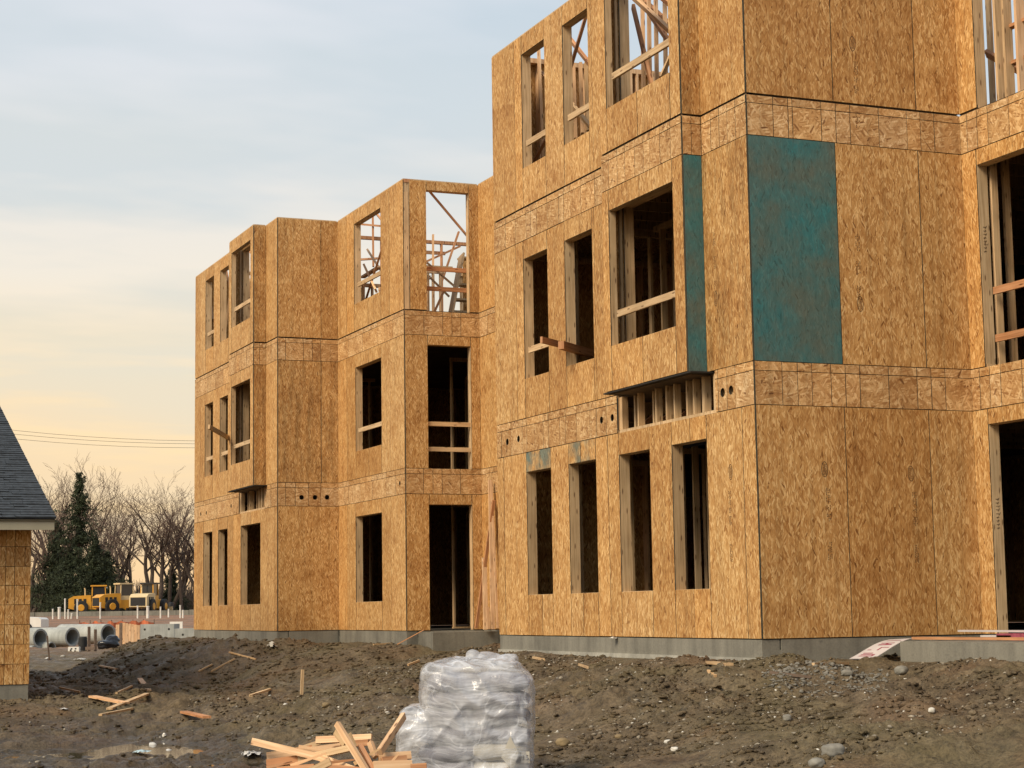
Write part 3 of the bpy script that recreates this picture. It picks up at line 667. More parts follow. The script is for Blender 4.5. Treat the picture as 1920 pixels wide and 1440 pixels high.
# studs and header of the open top storey at the right edge
for u0, mt in ((1834, M_LUM), (1872, M_LUM), (1888, M_LUM), (1912, M_PINK)):
    p = at(u0, 100, 0, 3.12); MB().beam((3.14, p[1], Z2B), (3.14, p[1], Z3-0.1), 0.045, 0.12, up=(1,0,0)).build('stud', mt, bld)
for v0 in (46, 116):
    p = at(1905, v0, 0, 3.2); MB().beam((3.2, p[1]+0.18, p[2]), (3.2, p[1]-0.6, p[2]), 0.09, 0.04).build('blocking', M_RED, bld)
brace(1850, 100, 3.5, 1925, 140, 3.5)
p = at(1858, 500, 0, 3.3); MB().beam((3.3, p[1]-0.12, Z1B), (3.3, p[1]-0.12, Z2A), 0.05, 0.09, up=(1,0,0)).build('stud', M_LUM, bld)
p = at(1893, 500, 0, 3.6); MB().beam((3.6, p[1], Z1B), (3.6, p[1], Z2A), 0.05, 0.09, up=(1,0,0)).build('stud', M_LUM, bld)
# corner post of the top storey of the far wing
MB().beam((XQ+0.071, YD2+0.021, Z2B+0.01), (XQ+0.071, YD2+0.021, 8.82), 0.104, 0.038, up=(0,1,0)).build('corner_post', M_LUM, bld)
MB().box(XQ+0.02, XQ+0.16, YD2+0.005, YD2+0.1, Z3-0.075, Z3-0.002).build('top_plate', M_RED, bld)
MB().beam((XQ+0.10, YD2+0.08, Z2B+0.01), (XQ+0.10, YD2+0.08, Z3-0.08), 0.04, 0.07, up=(0,1,0)).build('stud', M_RED, bld)

# --- foundation
def fbox(x0, x1, y0, y1, z0=-1.3, z1=-0.006, mat=None, name='foundation'):
    return MB().box(x0, x1, y0, y1, z0, z1).build(name, mat or M_CONC, bld)
fd = 0.010
for i, (x0, x1, y0, y1) in enumerate(((fd, XB, fd, YE-fd), (XR+fd, XB+0.01, -8.98, fd+0.05), (XP+fd, XB+0.02, YE-fd-0.05, YD2+fd+0.05), (XQ+fd, XB+0.03, YD2+fd, YD+fd+0.05), (XM+fd, XB+0.04, YD+fd, YD1-fd))):
    fbox(x0, x1, y0, y1, z1=-0.006-0.13*0-0.002*i-0.12)
    # upstand under the sheathing so that the slab inside stays lower
for ax, c, a0, a1 in ((0, 0, 0.0, YE), (1, 0, 0.25, 3.05), (0, XR, -9, 0.0), (0, XP, YE, YD2), (1, YD2, XQ+0.25, XP), (0, XQ, YD2, YD), (1, YD, XM+0.25, XQ), (0, XM, YD, YD1)):
    lo, hi = c+fd-0.003, c+0.24
    b = (lo, hi, a0+fd+0.003, a1-fd*0.5) if ax == 0 else (a0+fd, a1-0.01, lo, hi)
    fbox(*b, z0=-1.3, z1=-0.008, name='foundation_wall')
fbox(-0.018, 0.2, -0.018, YE+0.02, z1=-0.215, mat=M_CONCL, name='footing'); fbox(0.2, 3.05, -0.014, 0.1, z1=-0.225, mat=M_CONC, name='footing')
# --- concrete porch slab at the right and entrance stoop of the far wing
pr = MB().box(1.38, XR+0.005, -9.0, -0.72, -0.27, -0.045).build('porch_slab', M_CONC, bld); fbox(1.355, XR, -9.0, -0.70, z1=-0.272, mat=M_CONCL, name='porch_footing')
MB().box(XQ+0.25, XP-0.005, 15.5, YD2+0.005, -0.9, -0.03).build('stoop', M_CONC, bld)

# ink stamps printed on the sheets (illegible at this distance: ovals, small frames and rows of strokes)
def stamp(ax, c, a, z, flip=1):
    P = lambda da, dz: (c-0.0015, a+da, z+dz) if ax == 0 else (a+da, c-0.0015, z+dz)
    mb = MB()
    def bar(d0, e0, d1, e1):
        q = [P(d0, e0), P(d1, e0), P(d1, e1), P(d0, e1)]; mb.quad(q, [(0,0)]*4)
    n = 20; ro, ri = (0.045, 0.095), (0.036, 0.086)
    for k in range(n):
        t, u = 2*math.pi*k/n, 2*math.pi*(k+1)/n
        mb.quad([P(ro[0]*math.cos(t), ro[1]*math.sin(t)), P(ro[0]*math.cos(u), ro[1]*math.sin(u)), P(ri[0]*math.cos(u), ri[1]*math.sin(u)), P(ri[0]*math.cos(t), ri[1]*math.sin(t))], [(0,0)]*4)
    for r, x in enumerate((-0.018, 0.0, 0.018)):
        y = -0.065
        while y < 0.06:
            h = random.uniform(0.010, 0.02); bar(x-0.006, y, x+random.uniform(0.003, 0.007), y+h*0.6); y += h
    for z0_, L in ((-0.22, 0.16), (-0.42, 0.05), (-0.52, 0.09), (-0.85, 0.20)):
        for x in (0.0, 0.022, 0.044):
            y = 0
            while y < L:
                h = random.uniform(0.012, 0.03)
                if random.random() < 0.75: bar(0.01+x*flip, z0_*flip-y, 0.01+x*flip+0.010, z0_*flip-y-h*0.7)
                y += h
    return tag(mb.build('ink_stamp', M_INK, bld), kind='stuff')
for u, v in ((1546, 880), (1708, 888)): p = at(u, v, 1, 0.0); stamp(1, 0.0, p[0], p[2])
p = at(1613, 570, 1, 0.0); stamp(1, 0.0, p[0], p[2], -1)
for u, v in ((1436, 62), (1598, 82)): p = at(u, v, 1, 0.0); stamp(1, 0.0, p[0], p[2])
p = at(1370, 885, 0, 0.0); stamp(0, 0.0, p[1], p[2])
p = at(575, 1015, 1, YD); stamp(1, YD, p[0], p[2]); p = at(611, 1015, 1, YD); stamp(1, YD, p[0], p[2]); p = at(1342, 560, 0, 0.0); stamp(0, 0.0, p[1], p[2], -1)

def scribble(y, z0, z1):
    mb = MB(); z = z0
    while z < z1:
        h = random.uniform(0.02, 0.04); dx = random.uniform(-0.02, 0.02); x = XR+0.075
        mb.quad([(x+dx, y, z), (x+dx+0.008, y, z), (x+dx+0.03, y, z+h), (x+dx+0.022, y, z+h)], [(0,0)]*4); mb.quad([(x-0.02, y, z+h*0.4), (x+0.025, y, z+h*0.4), (x+0.025, y, z+h*0.6), (x-0.02, y, z+h*0.6)], [(0,0)]*4); z += h+0.015
    mb.build('pencil_mark', M_INK, bld)
scribble(-0.297, 4.62, 4.95); scribble(-0.297, 1.25, 1.62)

# ------------------------------------------------------------------ garage with shingled roof at the left
M_SHING = mat_simple('slate_blue_shingle', (0.032,0.039,0.046), 0.85, 0.55, 9, bumpy=0.4)
M_FASCIA = mat_simple('primed_fascia', (0.33,0.31,0.23), 0.6, 0.06, 3)
gar = empty('garage', (-6.42, 12.11, -0.69))
tag(gar, 'small strand board garage with dark shingled roof at the left edge', 'garage')
def lp(mb, name, mats, parent):      # meshes built in world coordinates, parented to an Empty that sits elsewhere
    o = mb.build(name, mats, parent); base = parent
    while base.parent is not None: base = base.parent
    off = Vector(base.location)
    if parent == base: o.location = -off
    return o
GXr, GXl, GYf, GYb, GZ0, GZ1 = -6.42, -14.5, 12.11, 28.1, -0.686, 1.83
fr = lp(MB().box(GXl+0.02, GXr-0.02, GYf+0.016, GYf+0.13, GZ0, GZ1), 'wall', M_DARK, gar)
zs = [GZ0]+[at(30, v, 1, GYf)[2] for v in (1245, 1208, 1171, 1134, 1097.5, 1062, 1025)]+[GZ1]
xs_ = [GXr]+[at(u, 1100, 1, GYf)[0] for u in (46, 27, 10)]; xs_ += [xs_[-1]-0.41*k for k in range(1, 17)]
for i in range(len(zs)-1):
    for j in range(len(xs_)-1):
        if i % 2 and j % 3 == 1 and j < 4: continue
        x1 = xs_[j]; x0 = xs_[j+1]
        if j % 3 == 0 and i % 2 and j+2 < len(xs_) and j < 3: x0 = xs_[j+2]
        if x0 < GXl: continue
        panel(fr, 1, GYf, -1, x0, x1, zs[i], zs[i+1], M_OSB, gap=0.004)
gw = MB()                                       # right gable wall
gw.quad([(GXr, GYf+0.02, GZ0), (GXr, GYb, GZ0), (GXr, GYb, GZ1), (GXr, (GYf+GYb)/2, GZ1+2.9), (GXr, GYf+0.02, GZ1)], [(p_[0], p_[1]) for p_ in ((GYf,GZ0),(GYb,GZ0),(GYb,GZ1),(20.1,GZ1+2.9),(GYf,GZ1))])
gw.box(GXl, GXl+0.1, GYf+0.1, GYb, GZ0, GZ1); gw.box(GXl, GXr-0.02, GYb-0.1, GYb, GZ0, GZ1)
lp(gw, 'gable_wall', M_OSB, gar)
lp(MB().box(GXl+0.03, GXr-0.012, GYf+0.012, GYb-0.02, -1.6, GZ0-0.004), 'foundation', M_CONC, gar)
EY, EZ, RX, SL = 11.63, 1.955, -6.11, 0.3617
ridgeY = EY+8.5
rf = MB()
for (ya, yb, sgn) in ((EY, ridgeY, 1), (2*ridgeY-EY, ridgeY, -1)):
    za, zb = EZ-0.03, EZ-0.03+(ridgeY-EY)*SL
    a, b_, c_, d_ = (RX-0.01, ya, za), (GXl-0.3, ya, za), (GXl-0.3, yb, zb), (RX-0.01, yb, zb)
    rf.quad([a, d_, c_, b_], [(0,0)]*4); dn = lambda q: (q[0], q[1], q[2]-0.03)
    rf.quad([dn(a), dn(b_), dn(c_), dn(d_)], [(0,0)]*4); rf.quad([a, dn(a), dn(d_), d_], [(0,0)]*4)
ro = lp(rf, 'roof', M_DARK, gar)
sh = MB(); nrow = int(8.5/0.135); nv = Vector((0, -SL, 1)).normalized(); tv = Vector((0, 1, SL)).normalized()
for r in range(nrow):
    y = EY-0.03+r*0.135; x = RX-random.uniform(0, 0.28); first = True
    while x > GXl-0.3:
        w_ = random.uniform(0.16, 0.36); x0 = RX if first else x+0.0; x1 = x-w_; first = False
        t = random.choice((0.006, 0.010, 0.016)); o_ = Vector((0, y, EZ+(y-EY)*SL))
        p0 = o_+nv*(0.006+t); p1 = o_+tv*(0.16)+nv*0.004; bt = o_-nv*0.012
        q = lambda v, xx: (xx, v.y, v.z)
        sh.quad([q(p0, x0), q(p1, x0), q(p1, x1), q(p0, x1)], [(x0,0),(x0,.1),(x1,.1),(x1,0)])
        sh.quad([q(bt, x0), q(p0, x0), q(p0, x1), q(bt, x1)], [(0,0)]*4)
        if r < 60: sh.quad([q(bt, x0), q(p1, x0), q(p0, x0)], [(0,0)]*3)
        x = x1-0.004
        if r > 50 and x < -9: break
o = sh.build('shingles', M_SHING, ro); tag(o, kind='stuff')
lp(MB().box(GXl-0.3, RX-0.02, EY+0.02, EY+0.045, EZ-0.20, EZ-0.035), 'fascia', M_FASCIA, gar)
lp(MB().box(GXl-0.3, RX-0.03, EY+0.045, GYf+0.012, EZ-0.16, EZ-0.145), 'soffit', M_FASCIA, gar)
rk = MB()
for (ya, za, yb, zb) in ((EY+0.03, EZ-0.11, ridgeY, EZ-0.11+8.5*SL), (2*ridgeY-EY-0.03, EZ-0.11, ridgeY, EZ-0.11+8.5*SL)): rk.beam((RX-0.03, ya, za), (RX-0.03, yb, zb), 0.025, 0.14)
for nm in ('rake_board',): lp(rk, nm, M_FASCIA, gar); 

# ------------------------------------------------------------------ far site: machines, pipes, trees
M_YEL = mat_simple('machine_yellow', (0.62,0.30,0.030), 0.45, 0.12, 2)
M_CREAM = mat_simple('machine_cream', (0.62,0.48,0.26), 0.5, 0.1, 2)
M_BLACK = mat_simple('black_rubber', (0.018,0.017,0.016), 0.7, 0.3, 5)
M_GLASS = mat_simple('dark_glass', (0.02,0.025,0.03), 0.08, 0.1, 3, spec=0.6)
M_WHITE = mat_simple('white_plastic', (0.72,0.70,0.64), 0.5, 0.06, 3)
M_BLKPL = mat_simple('black_sheet_plastic', (0.012,0.012,0.014), 0.22, 0.3, 5)
M_ORANGE = mat_simple('orange_fence', (0.42,0.12,0.05), 0.7, 0.35, 2)
M_BROWN = mat_simple('weathered_wood', (0.15,0.105,0.075), 0.8, 0.3, 6)
VIEWR = Vector((CR[0], CR[1], 0)).normalized(); VIEWF = Vector((CF[0], CF[1], 0)).normalized()
def gz(x, y): return float(ground(np.array([x]), np.array([y]))[0])
def cyl(mb, c, axis, r, w, n=18, mi=0):
    a = Vector(axis).normalized(); c = Vector(c); mb.tube([c-a*w/2, c-a*w*0.42, c+a*w*0.42, c+a*w/2], [r*0.88, r, r, r*0.88], n, True, mi); return mb
def machine(u, depth, heading, label, kind, zoff=0.0, sc=0.86):
    p = far(u, 1153, depth); root = empty('wheel_loader' if kind != 'grader' else 'motor_grader', (p[0], p[1], gz(p[0], p[1])+zoff)); root.rotation_euler = (0, 0, heading); root.scale = (sc, sc, sc)
    tag(root, label, 'machine', 'yellow machines parked before the trees')
    # local: +x forward, y left, z up
    prof = [(-3.1, 0.75), (-3.1, 1.75), (-2.6, 2.05), (-1.0, 2.15), (-0.7, 2.15), (-0.7, 0.6), (-2.6, 0.6)]
    mb = MB()
    for y in (-0.95, 0.95):
        pts = [(x, y, z) for x, z in prof]; mb.quad(pts if y < 0 else pts[::-1], [(0,0)]*len(pts))
    for i in range(len(prof)):
        a, b_ = prof[i], prof[(i+1) % len(prof)]; mb.quad([(a[0], -0.95, a[1]), (a[0], 0.95, a[1]), (b_[0], 0.95, b_[1]), (b_[0], -0.95, b_[1])], [(0,0)]*4)
    body = mb.build('engine_hood', M_YEL if kind != 'grader' else M_CREAM, root)
    gl = MB().box(-3.13, -3.08, -0.8, 0.8, 0.85, 1.7).build('radiator_grille', M_BLACK, body)
    for k in range(3): MB().box(-2.5+0.5*k, -2.2+0.5*k, -0.975, -0.945, 1.2, 1.75).build('vent', M_BLACK, body)
    MB().tube([(-1.3, 0.3, 2.1), (-1.3, 0.3, 2.75), (-1.38, 0.3, 2.95)], 0.07, 8).build('exhaust', M_CREAM, body)
    MB().box(-0.7, 1.1, -0.8, 0.8, 0.6, 1.45).build('chassis', M_YEL, root)
    cab = MB().box(-0.62, 0.92, -0.72, 0.72, 1.46, 1.9).build('cab', M_CREAM if kind == 'cream' else M_YEL, root)
    for x in (-0.58, 0.88):
        for y in (-0.68, 0.68): MB().beam((x, y, 1.9), (x*0.93, y*0.95, 3.1), 0.09, 0.09).build('cab_pillar', M_CREAM if kind == 'cream' else M_YEL, cab)
    MB().box(-0.50, 0.80, -0.62, 0.62, 1.88, 3.08).build('cab_glass', M_GLASS, cab)
    MB().box(-0.72, 1.0, -0.78, 0.78, 3.1, 3.24).build('cab_roof', {'yellow': M_YEL, 'cream': M_CREAM, 'grader': M_BLACK}[kind], cab)
    for x in (-1.75, 1.75):
        for y in (-0.98, 0.98):
            w_ = cyl(MB(), (x, y, 0.78), (0, 1, 0), 0.78, 0.5).build('wheel', M_BLACK, root); cyl(MB(), (x, y+(0.06 if y > 0 else -0.06), 0.78), (0, 1, 0), 0.38, 0.46, 12).build('rim', M_YEL, w_)
    MB().box(1.0, 2.3, -0.5, 0.5, 0.75, 1.35).build('front_frame', M_YEL, root)
    if kind != 'grader':
        for y in (-0.45, 0.45): MB().beam((1.0, y, 1.75), (3.3, y, 0.55), 0.16, 0.3).build('lift_arm', M_YEL, root)
        bk = MB(); pr_ = [(3.1, 0.25), (3.1, 1.1), (3.35, 1.25), (3.45, 0.6), (4.1, 0.15), (3.4, 0.1)]
        for i in range(len(pr_)):
            a, b_ = pr_[i], pr_[(i+1) % len(pr_)]; bk.quad([(a[0], -1.25, a[1]), (a[0], 1.25, a[1]), (b_[0], 1.25, b_[1]), (b_[0], -1.25, b_[1])], [(0,0)]*4)
        for y in (-1.25, 1.25): bk.quad([(x, y, z) for x, z in pr_], [(0,0)]*6)
        bk.build('bucket', M_BLACK, root)
    else:
        MB().box(2.2, 4.6, -0.18, 0.18, 1.2, 1.55).build('boom', M_YEL, root); MB().beam((2.4, -1.7, 0.45), (2.9, 1.7, 0.45), 0.12, 0.6).build('blade', M_CREAM, root)
        for y in (-0.75, 0.75): cyl(MB(), (4.5, y, 0.62), (0, 1, 0), 0.62, 0.35).build('wheel', M_BLACK, root)
    for y in (-0.5, 0.5): MB().box(0.95, 1.05, y-0.12, y+0.12, 2.9, 3.05).build('work_light', M_WHITE, cab)
    return root
hd = math.atan2(VIEWR.y, VIEWR.x)
machine(182, 178, hd+R_(14), 'yellow loader with rounded hood, leftmost of the parked machines', 'yellow')
machine(230, 172, hd+R_(38), 'loader with pale cab and square orange hood, between the other machines', 'cream', 0.1)
machine(279, 168, hd+R_(80), 'dark fronted grader facing the camera, rightmost of the parked machines', 'grader', 0.1)

def box_thing(name, label, cat, u0, v0, u1, v1, depth, th, mat, group=None, extra=None):
    a = far(u0, v1, depth); b_ = far(u1, v1, depth); h = (v1-v0)/FPX*depth
    root = empty(name, tuple(a), math.atan2(b_[1]-a[1], b_[0]-a[0])); L = math.hypot(b_[0]-a[0], b_[1]-a[1])
    tag(root, label, cat, group); return root, L, h
# concrete kerb and orange fence behind the pipes
root, L, h = box_thing('concrete_kerb', 'long low concrete kerb in front of the parked machines', 'kerb', -60, 1150, 520, 1158, 165, 0.4, M_CONC)
nseg = 14
for k in range(nseg): MB().box(L*k/nseg+0.02, L*(k+1)/nseg-0.02, 0, 0.35, -1.0, h+random.uniform(-0.03, 0.03)).build('kerb_block', M_CONC, root)
root, L, h = box_thing('orange_fence', 'orange plastic barrier fence sagging behind the concrete pipes', 'fence', 148, 1166, 288, 1174, 122, 0.1, M_ORANGE)
fm = MB(); n = 30; pr_ = [h*(0.5+0.7*random.random()) for k in range(n+1)]; py = [0.12*math.sin(k*1.3) for k in range(n+1)]
for k in range(n):
    x0, x1 = L*k/n, L*(k+1)/n
    for d_ in (0, 0.02): fm.quad([(x0, py[k]+d_, -0.9), (x1, py[k+1]+d_, -0.9), (x1, py[k+1]+d_, pr_[k+1]), (x0, py[k]+d_, pr_[k])], [(0,0)]*4)
fm.build('netting', M_ORANGE, root)
for k in range(0, 8): MB().box(L*k/7-0.03, L*k/7+0.03, 0.15, 0.21, -1.0, h+0.1).build('fence_post', M_BROWN, root)
# standing white plastic pipe stubs
pv = [(99,1142,1157,'thin'),(111,1139,1163,'thick'),(122,1123,1167,'tallest'),(128,1143,1156,'thin'),(133,1150,1166,'leaning'),(145,1124,1154,'tall'),(188,1130,1154,'tall'),(258,1136,1151,'short'),(277,1137,1152,'thick'),(301,1138,1152,'short'),(316,1142,1148,'short'),(338,1135,1150,'short'),(343,1144,1150,'short')]
lab = ['thin white pipe stub beside the garage end of the kerb', 'thick white pipe stub, second from the left', 'tallest white pipe stub standing left of the loaders', 'thin white pipe stub just right of the tallest stub', 'leaning white pipe stub below the tallest stub', 'tall white pipe stub before the leftmost loader hood',
       'white pipe stub before the dark loader wheel', 'white pipe stub left of the grader wheels', 'thick white pipe stub before the grader front', 'white pipe stub right of the grader', 'small white pipe stub on the earth right of the grader', 'white pipe stub near the building edge', 'lowest white pipe stub beside the building edge']
for (u, v0, v1, kd), lb in zip(pv, lab):
    a = Vector(far(u, v1, 150)); b_ = Vector(far(u+(1.5 if kd == 'leaning' else 0), v0, 150)); r = 0.11 if kd == 'thick' else 0.06
    mb = MB().tube([(0,0,-0.4), (0,0,0), b_-a], r, 10); mb.tube([(b_-a)*0.97, (b_-a)*1.01], r*1.25, 10)
    o = mb.build('pipe_stub', M_WHITE, None); o.location = a; tag(o, lb, 'pipe', 'white pipe stubs standing on the far site')
# concrete drain pipes
def drain(u, v, depth, od, L, label, ang=41):
    c = Vector(far(u, v, depth)); fw = Vector(ray(u, v)); fw.z = 0; fw.normalize(); rt = Vector((fw.y, -fw.x, 0))
    n = (-fw*math.cos(R_(ang))+rt*math.sin(R_(ang)))
    ro_, ri = od/2, od/2*0.78; N = 32; up = Vector((0,0,1)); sd = n.cross(up)
    ring = lambda o_, r: [o_+(sd*math.cos(2*math.pi*k/N)+up*math.sin(2*math.pi*k/N))*r for k in range(N)]
    secs = [(0, ri), (0.0, ro_*0.97), (-0.03, ro_), (-L, ro_), (-L, ri), (0, ri)]
    mb = MB(); rs = [ring(n*d_, r) for d_, r in secs]
    for i in range(len(rs)-1):
        for k in range(N):
            j = (k+1) % N; mb.quad([rs[i][k], rs[i][j], rs[i+1][j], rs[i+1][k]], [(0,0)]*4, 0, i in (2, 4))
    o = mb.build('drain_pipe', M_PIPE); o.location = c; tag(o, label, 'pipe', 'concrete drain pipes stacked on the far site')
drain(76, 1197, 76, 0.80, 2.5, 'large concrete drain pipe half hidden by the garage wall')
drain(136, 1194.5, 77, 0.80, 2.5, 'large concrete drain pipe in the middle, mouth facing right')
drain(203, 1188.5, 80, 0.86, 3.0, 'large concrete drain pipe behind the black plastic bundle')
drain(64, 1221, 74, 0.44, 2.0, 'small concrete pipe under the large pipes next to the garage')
drain(97, 1214, 76, 0.46, 2.0, 'small concrete pipe under the large pipes, second from the garage')
drain(114, 1211.5, 78, 0.46, 2.0, 'small concrete pipe under the middle large pipe')
# timber form panel, precast boxes
root, L, h = box_thing('form_panel', 'pinkish board form panel with a dark end post', 'form panel', 229, 1168, 262, 1200, 73, 0.1, M_PINK)
for k in range(6): MB().box(L*k/6+0.006, L*(k+1)/6-0.006, 0, 0.04, -0.2, h*(1-0.03*k)).build('board', M_PINK, root)
MB().box(-0.11, -0.01, -0.02, 0.08, -0.3, h*1.0).build('end_post', M_BROWN, root); MB().box(-0.25, -0.115, 0.0, 0.05, 0.0, h*0.9).build('side_board', M_PINK, root)
def precast(u0, v0, u1, v1, depth, label, holes, deep=1.2):
    root, L, h = box_thing('precast_box', label, 'concrete box', u0, v0, u1, v1, depth, 1, M_PIPE)
    MB().box(0, L, 0, 0.12, -0.5, h).build('wall', M_PIPE, root); MB().box(0, 0.12, 0.125, deep, -0.5, h).build('wall', M_PIPE, root)
    MB().box(L-0.12, L, 0.125, deep, -0.5, h).build('wall', M_PIPE, root); MB().box(0.0, L, deep+0.005, deep+0.12, -0.5, h).build('wall', M_PIPE, root)
    for fx, fz in holes: MB().tube([(L*fx, -0.006, h*fz), (L*fx, 0.02, h*fz)], 0.045, 12).build('lifting_hole', M_BLACK, root)
precast(263, 1171, 326, 1198, 76, 'tall precast concrete box with two lifting holes', ((0.13, 0.65), (0.85, 0.65)))
precast(327, 1179, 372, 1198, 74, 'lower precast concrete box beside the building edge', ((0.35, 0.4),))
root, L, h = box_thing('white_board', 'white board standing behind the tall precast concrete box', 'board', 318, 1166, 342, 1185, 82, 0.1, M_WHITE); MB().box(0, L, 0, 0.1, -0.6, h).build('sheet', M_WHITE, root)
# blob helper: union of superellipsoids, voxel remeshed and wrinkled
def blob_mesh(name, parts, voxel, mat, wr=0.0, wscale=0.3, smooth=4, seed=0, ridge=0.0):
    bm = bmesh.new()
    for (cx, cy, cz, rx, ry, rz, e) in parts:
        r = bmesh.ops.create_uvsphere(bm, u_segments=32, v_segments=20, radius=1.0)
        for v in r['verts']:
            x, y, z = v.co; q = (abs(x)**e+abs(y)**e+abs(z)**e)**(1/e); v.co = Vector((cx+x/q*rx, cy+y/q*ry, cz+z/q*rz))
    me = bpy.data.meshes.new('tmp'); bm.to_mesh(me); bm.free(); o = bpy.data.objects.new('tmp', me); COL.objects.link(o)
    md = o.modifiers.new('r', 'REMESH'); md.mode = 'VOXEL'; md.voxel_size = voxel
    sm = o.modifiers.new('s', 'SMOOTH'); sm.iterations = smooth; sm.factor = 0.5
    dg = bpy.context.evaluated_depsgraph_get(); m2 = bpy.data.meshes.new_from_object(o.evaluated_get(dg)); bpy.data.objects.remove(o)
    n = len(m2.vertices); co = np.empty(n*3, np.float32); m2.vertices.foreach_get('co', co); co = co.reshape(-1, 3); no = np.empty(n*3, np.float32); m2.vertices.foreach_get('normal', no); no = no.reshape(-1, 3)
    if wr:
        a = NZ[seed % 8]((co[:, 0]+co[:, 1])/wscale*0.6, co[:, 2]/wscale*2.2)+0.6*NZ[(seed+1) % 8]((co[:, 0]-co[:, 1])/wscale*1.7, co[:, 2]/wscale*3.1)+0.5*NZ[(seed+2) % 8]((co[:, 0]+2*co[:, 2])/wscale*2.6, (co[:, 1]-co[:, 2])/wscale*2.6)
        if ridge:
            r1 = NZ[3]((co[:, 0]*1.6+co[:, 1]+co[:, 2]*0.9)*3.2, (co[:, 2]-co[:, 0]*0.35)*4.5); r2 = NZ[5]((co[:, 0]-co[:, 2]*0.8)*5.0+7, (co[:, 2]+co[:, 0]*0.5+co[:, 1])*6.5); r3 = NZ[6](co[:, 0]*3+co[:, 1]*3, co[:, 2]*19)
            a = a*0.6+ridge*(0.30-1.6*np.abs(r1))+ridge*0.7*(0.25-1.5*np.abs(r2))+ridge*0.35*r3
        co = co+no*(a*wr)[:, None]; m2.vertices.foreach_set('co', co.astype(np.float32).ravel())
    m2.materials.clear(); m2.materials.append(mat); m2.polygons.foreach_set('use_smooth', np.ones(len(m2.polygons), bool)); m2.name = name; m2.update(); return m2
o = link('plastic_bundle', blob_mesh('plastic_bundle', [(0,0,0.15,0.42,0.3,0.22,2.4), (0.15,0.1,0.3,0.28,0.25,0.2,2.2)], 0.03, M_BLKPL, 0.06, 0.25)); o.location = far(203, 1217, 70); tag(o, 'crumpled black plastic bundle lying before the concrete pipes', 'bundle')
o = cyl(MB(), (0,0,0.33), (0,0,1), 0.16, 0.66, 16).build('barrel', M_BLACK); o.location = far(155, 1227, 70); tag(o, 'dark barrel standing between the pipes and the brown stakes', 'barrel')
for u, v0, v1, lb in ((167, 1175, 1222, 'taller brown wooden stake beside the dark barrel'), (179, 1180, 1220, 'shorter brown wooden stake right of the taller one')):
    a = Vector(far(u, v1, 68)); o = MB().beam((0,0,-0.2), Vector(far(u, v0, 68))-a, 0.11, 0.09).build('stake', M_BROWN); o.location = a; tag(o, lb, 'stake', 'brown stakes on the far site')
a = Vector(far(160, 1216, 67.8)); o = MB().beam((0,0,0), Vector(far(178, 1215, 67.8))-a, 0.05, 0.12).build('cross_board', M_BROWN); o.location = a; tag(o, 'short grey board nailed across the brown stakes', 'board')
a = Vector(far(137.5, 1228, 69)); o = empty('white_box', a, hd); tag(o, 'white box with black marks beside the dark barrel', 'box'); MB().box(-0.2, 0.2, 0, 0.25, -0.1, 0.29).build('box_body', M_WHITE, o)
for x, z in ((-0.13, 0.15), (0.03, 0.12), (0.05, 0.2), (-0.10, 0.2)): MB().box(x, x+0.06, -0.004, 0.0, z, z+0.05).build('mark', M_BLACK, o)
a = Vector(far(94, 1248, 60)); o = MB().beam((0,0,-0.1), Vector(far(88.5, 1192, 60))-a, 0.05, 0.05).build('thin_stake', M_BROWN); o.location = a; tag(o, 'thin dark stake tilted in front of the concrete pipes', 'stake')
# white pickup half hidden by the garage
def pickup():
    p = far(84, 1177, 112); root = empty('white_pickup', tuple(p), hd); tag(root, 'white pickup truck mostly hidden behind the garage', 'truck')
    prof = [(0, 0.5), (0, 0.95), (-0.15, 1.05), (-1.35, 1.12), (-1.5, 1.15), (-5.4, 1.15), (-5.4, 0.5)]
    mb = MB()
    for y in (-0.95, 0.95): mb.quad([(x, y, z) for x, z in prof], [(0,0)]*len(prof))
    for i in range(len(prof)): a, b_ = prof[i], prof[(i+1) % len(prof)]; mb.quad([(a[0], -0.95, a[1]), (a[0], 0.95, a[1]), (b_[0], 0.95, b_[1]), (b_[0], -0.95, b_[1])], [(0,0)]*4)
    mb.build('body', M_WHITE, root)
    cab = MB().box(-3.6, -1.9, -0.78, 0.78, 1.72, 1.80).build('cab_roof', M_WHITE, root)
    for x0, x1 in ((-1.25, -1.95), (-3.9, -3.55)):
        for y in (-0.85, 0.85): MB().beam((x0, y, 1.14), (x1, y*0.9, 1.75), 0.09, 0.09).build('pillar', M_WHITE, cab)
    MB().box(-3.55, -1.75, -0.76, 0.76, 1.14, 1.71).build('window', M_GLASS, cab)
    for x in (-0.9, -4.4):
        for y in (-0.9, 0.9): cyl(MB(), (x, y, 0.4), (0,1,0), 0.4, 0.25).build('wheel', M_BLACK, root)
    root.location.z -= 0.45
pickup()
# power lines
M_WIRE = mat_simple('wire', (0.03,0.03,0.03), 0.6, 0.1, 1)
for (u0, v0, u1, v1), lb in zip(((33,810,362,826), (37,817.5,362,831.5), (40,826.5,362,839)), ('topmost of the three overhead wires left of the building', 'middle one of the three overhead wires', 'lowest of the three overhead wires')):
    a = Vector(far(u0, v0, 150)); b_ = Vector(far(u1, v1, 150)); d_ = (b_-a)
    pts = [a+d_*t+Vector((0, 0, 1.1*((t-0.6)**2-0.2)*0.6)) for t in np.linspace(-3.0, 4.0, 36)]
    o = MB().tube([p_-a for p_ in pts], 0.014, 5).build('overhead_wire', M_WIRE); o.location = a; tag(o, lb, 'wire', 'overhead wires')

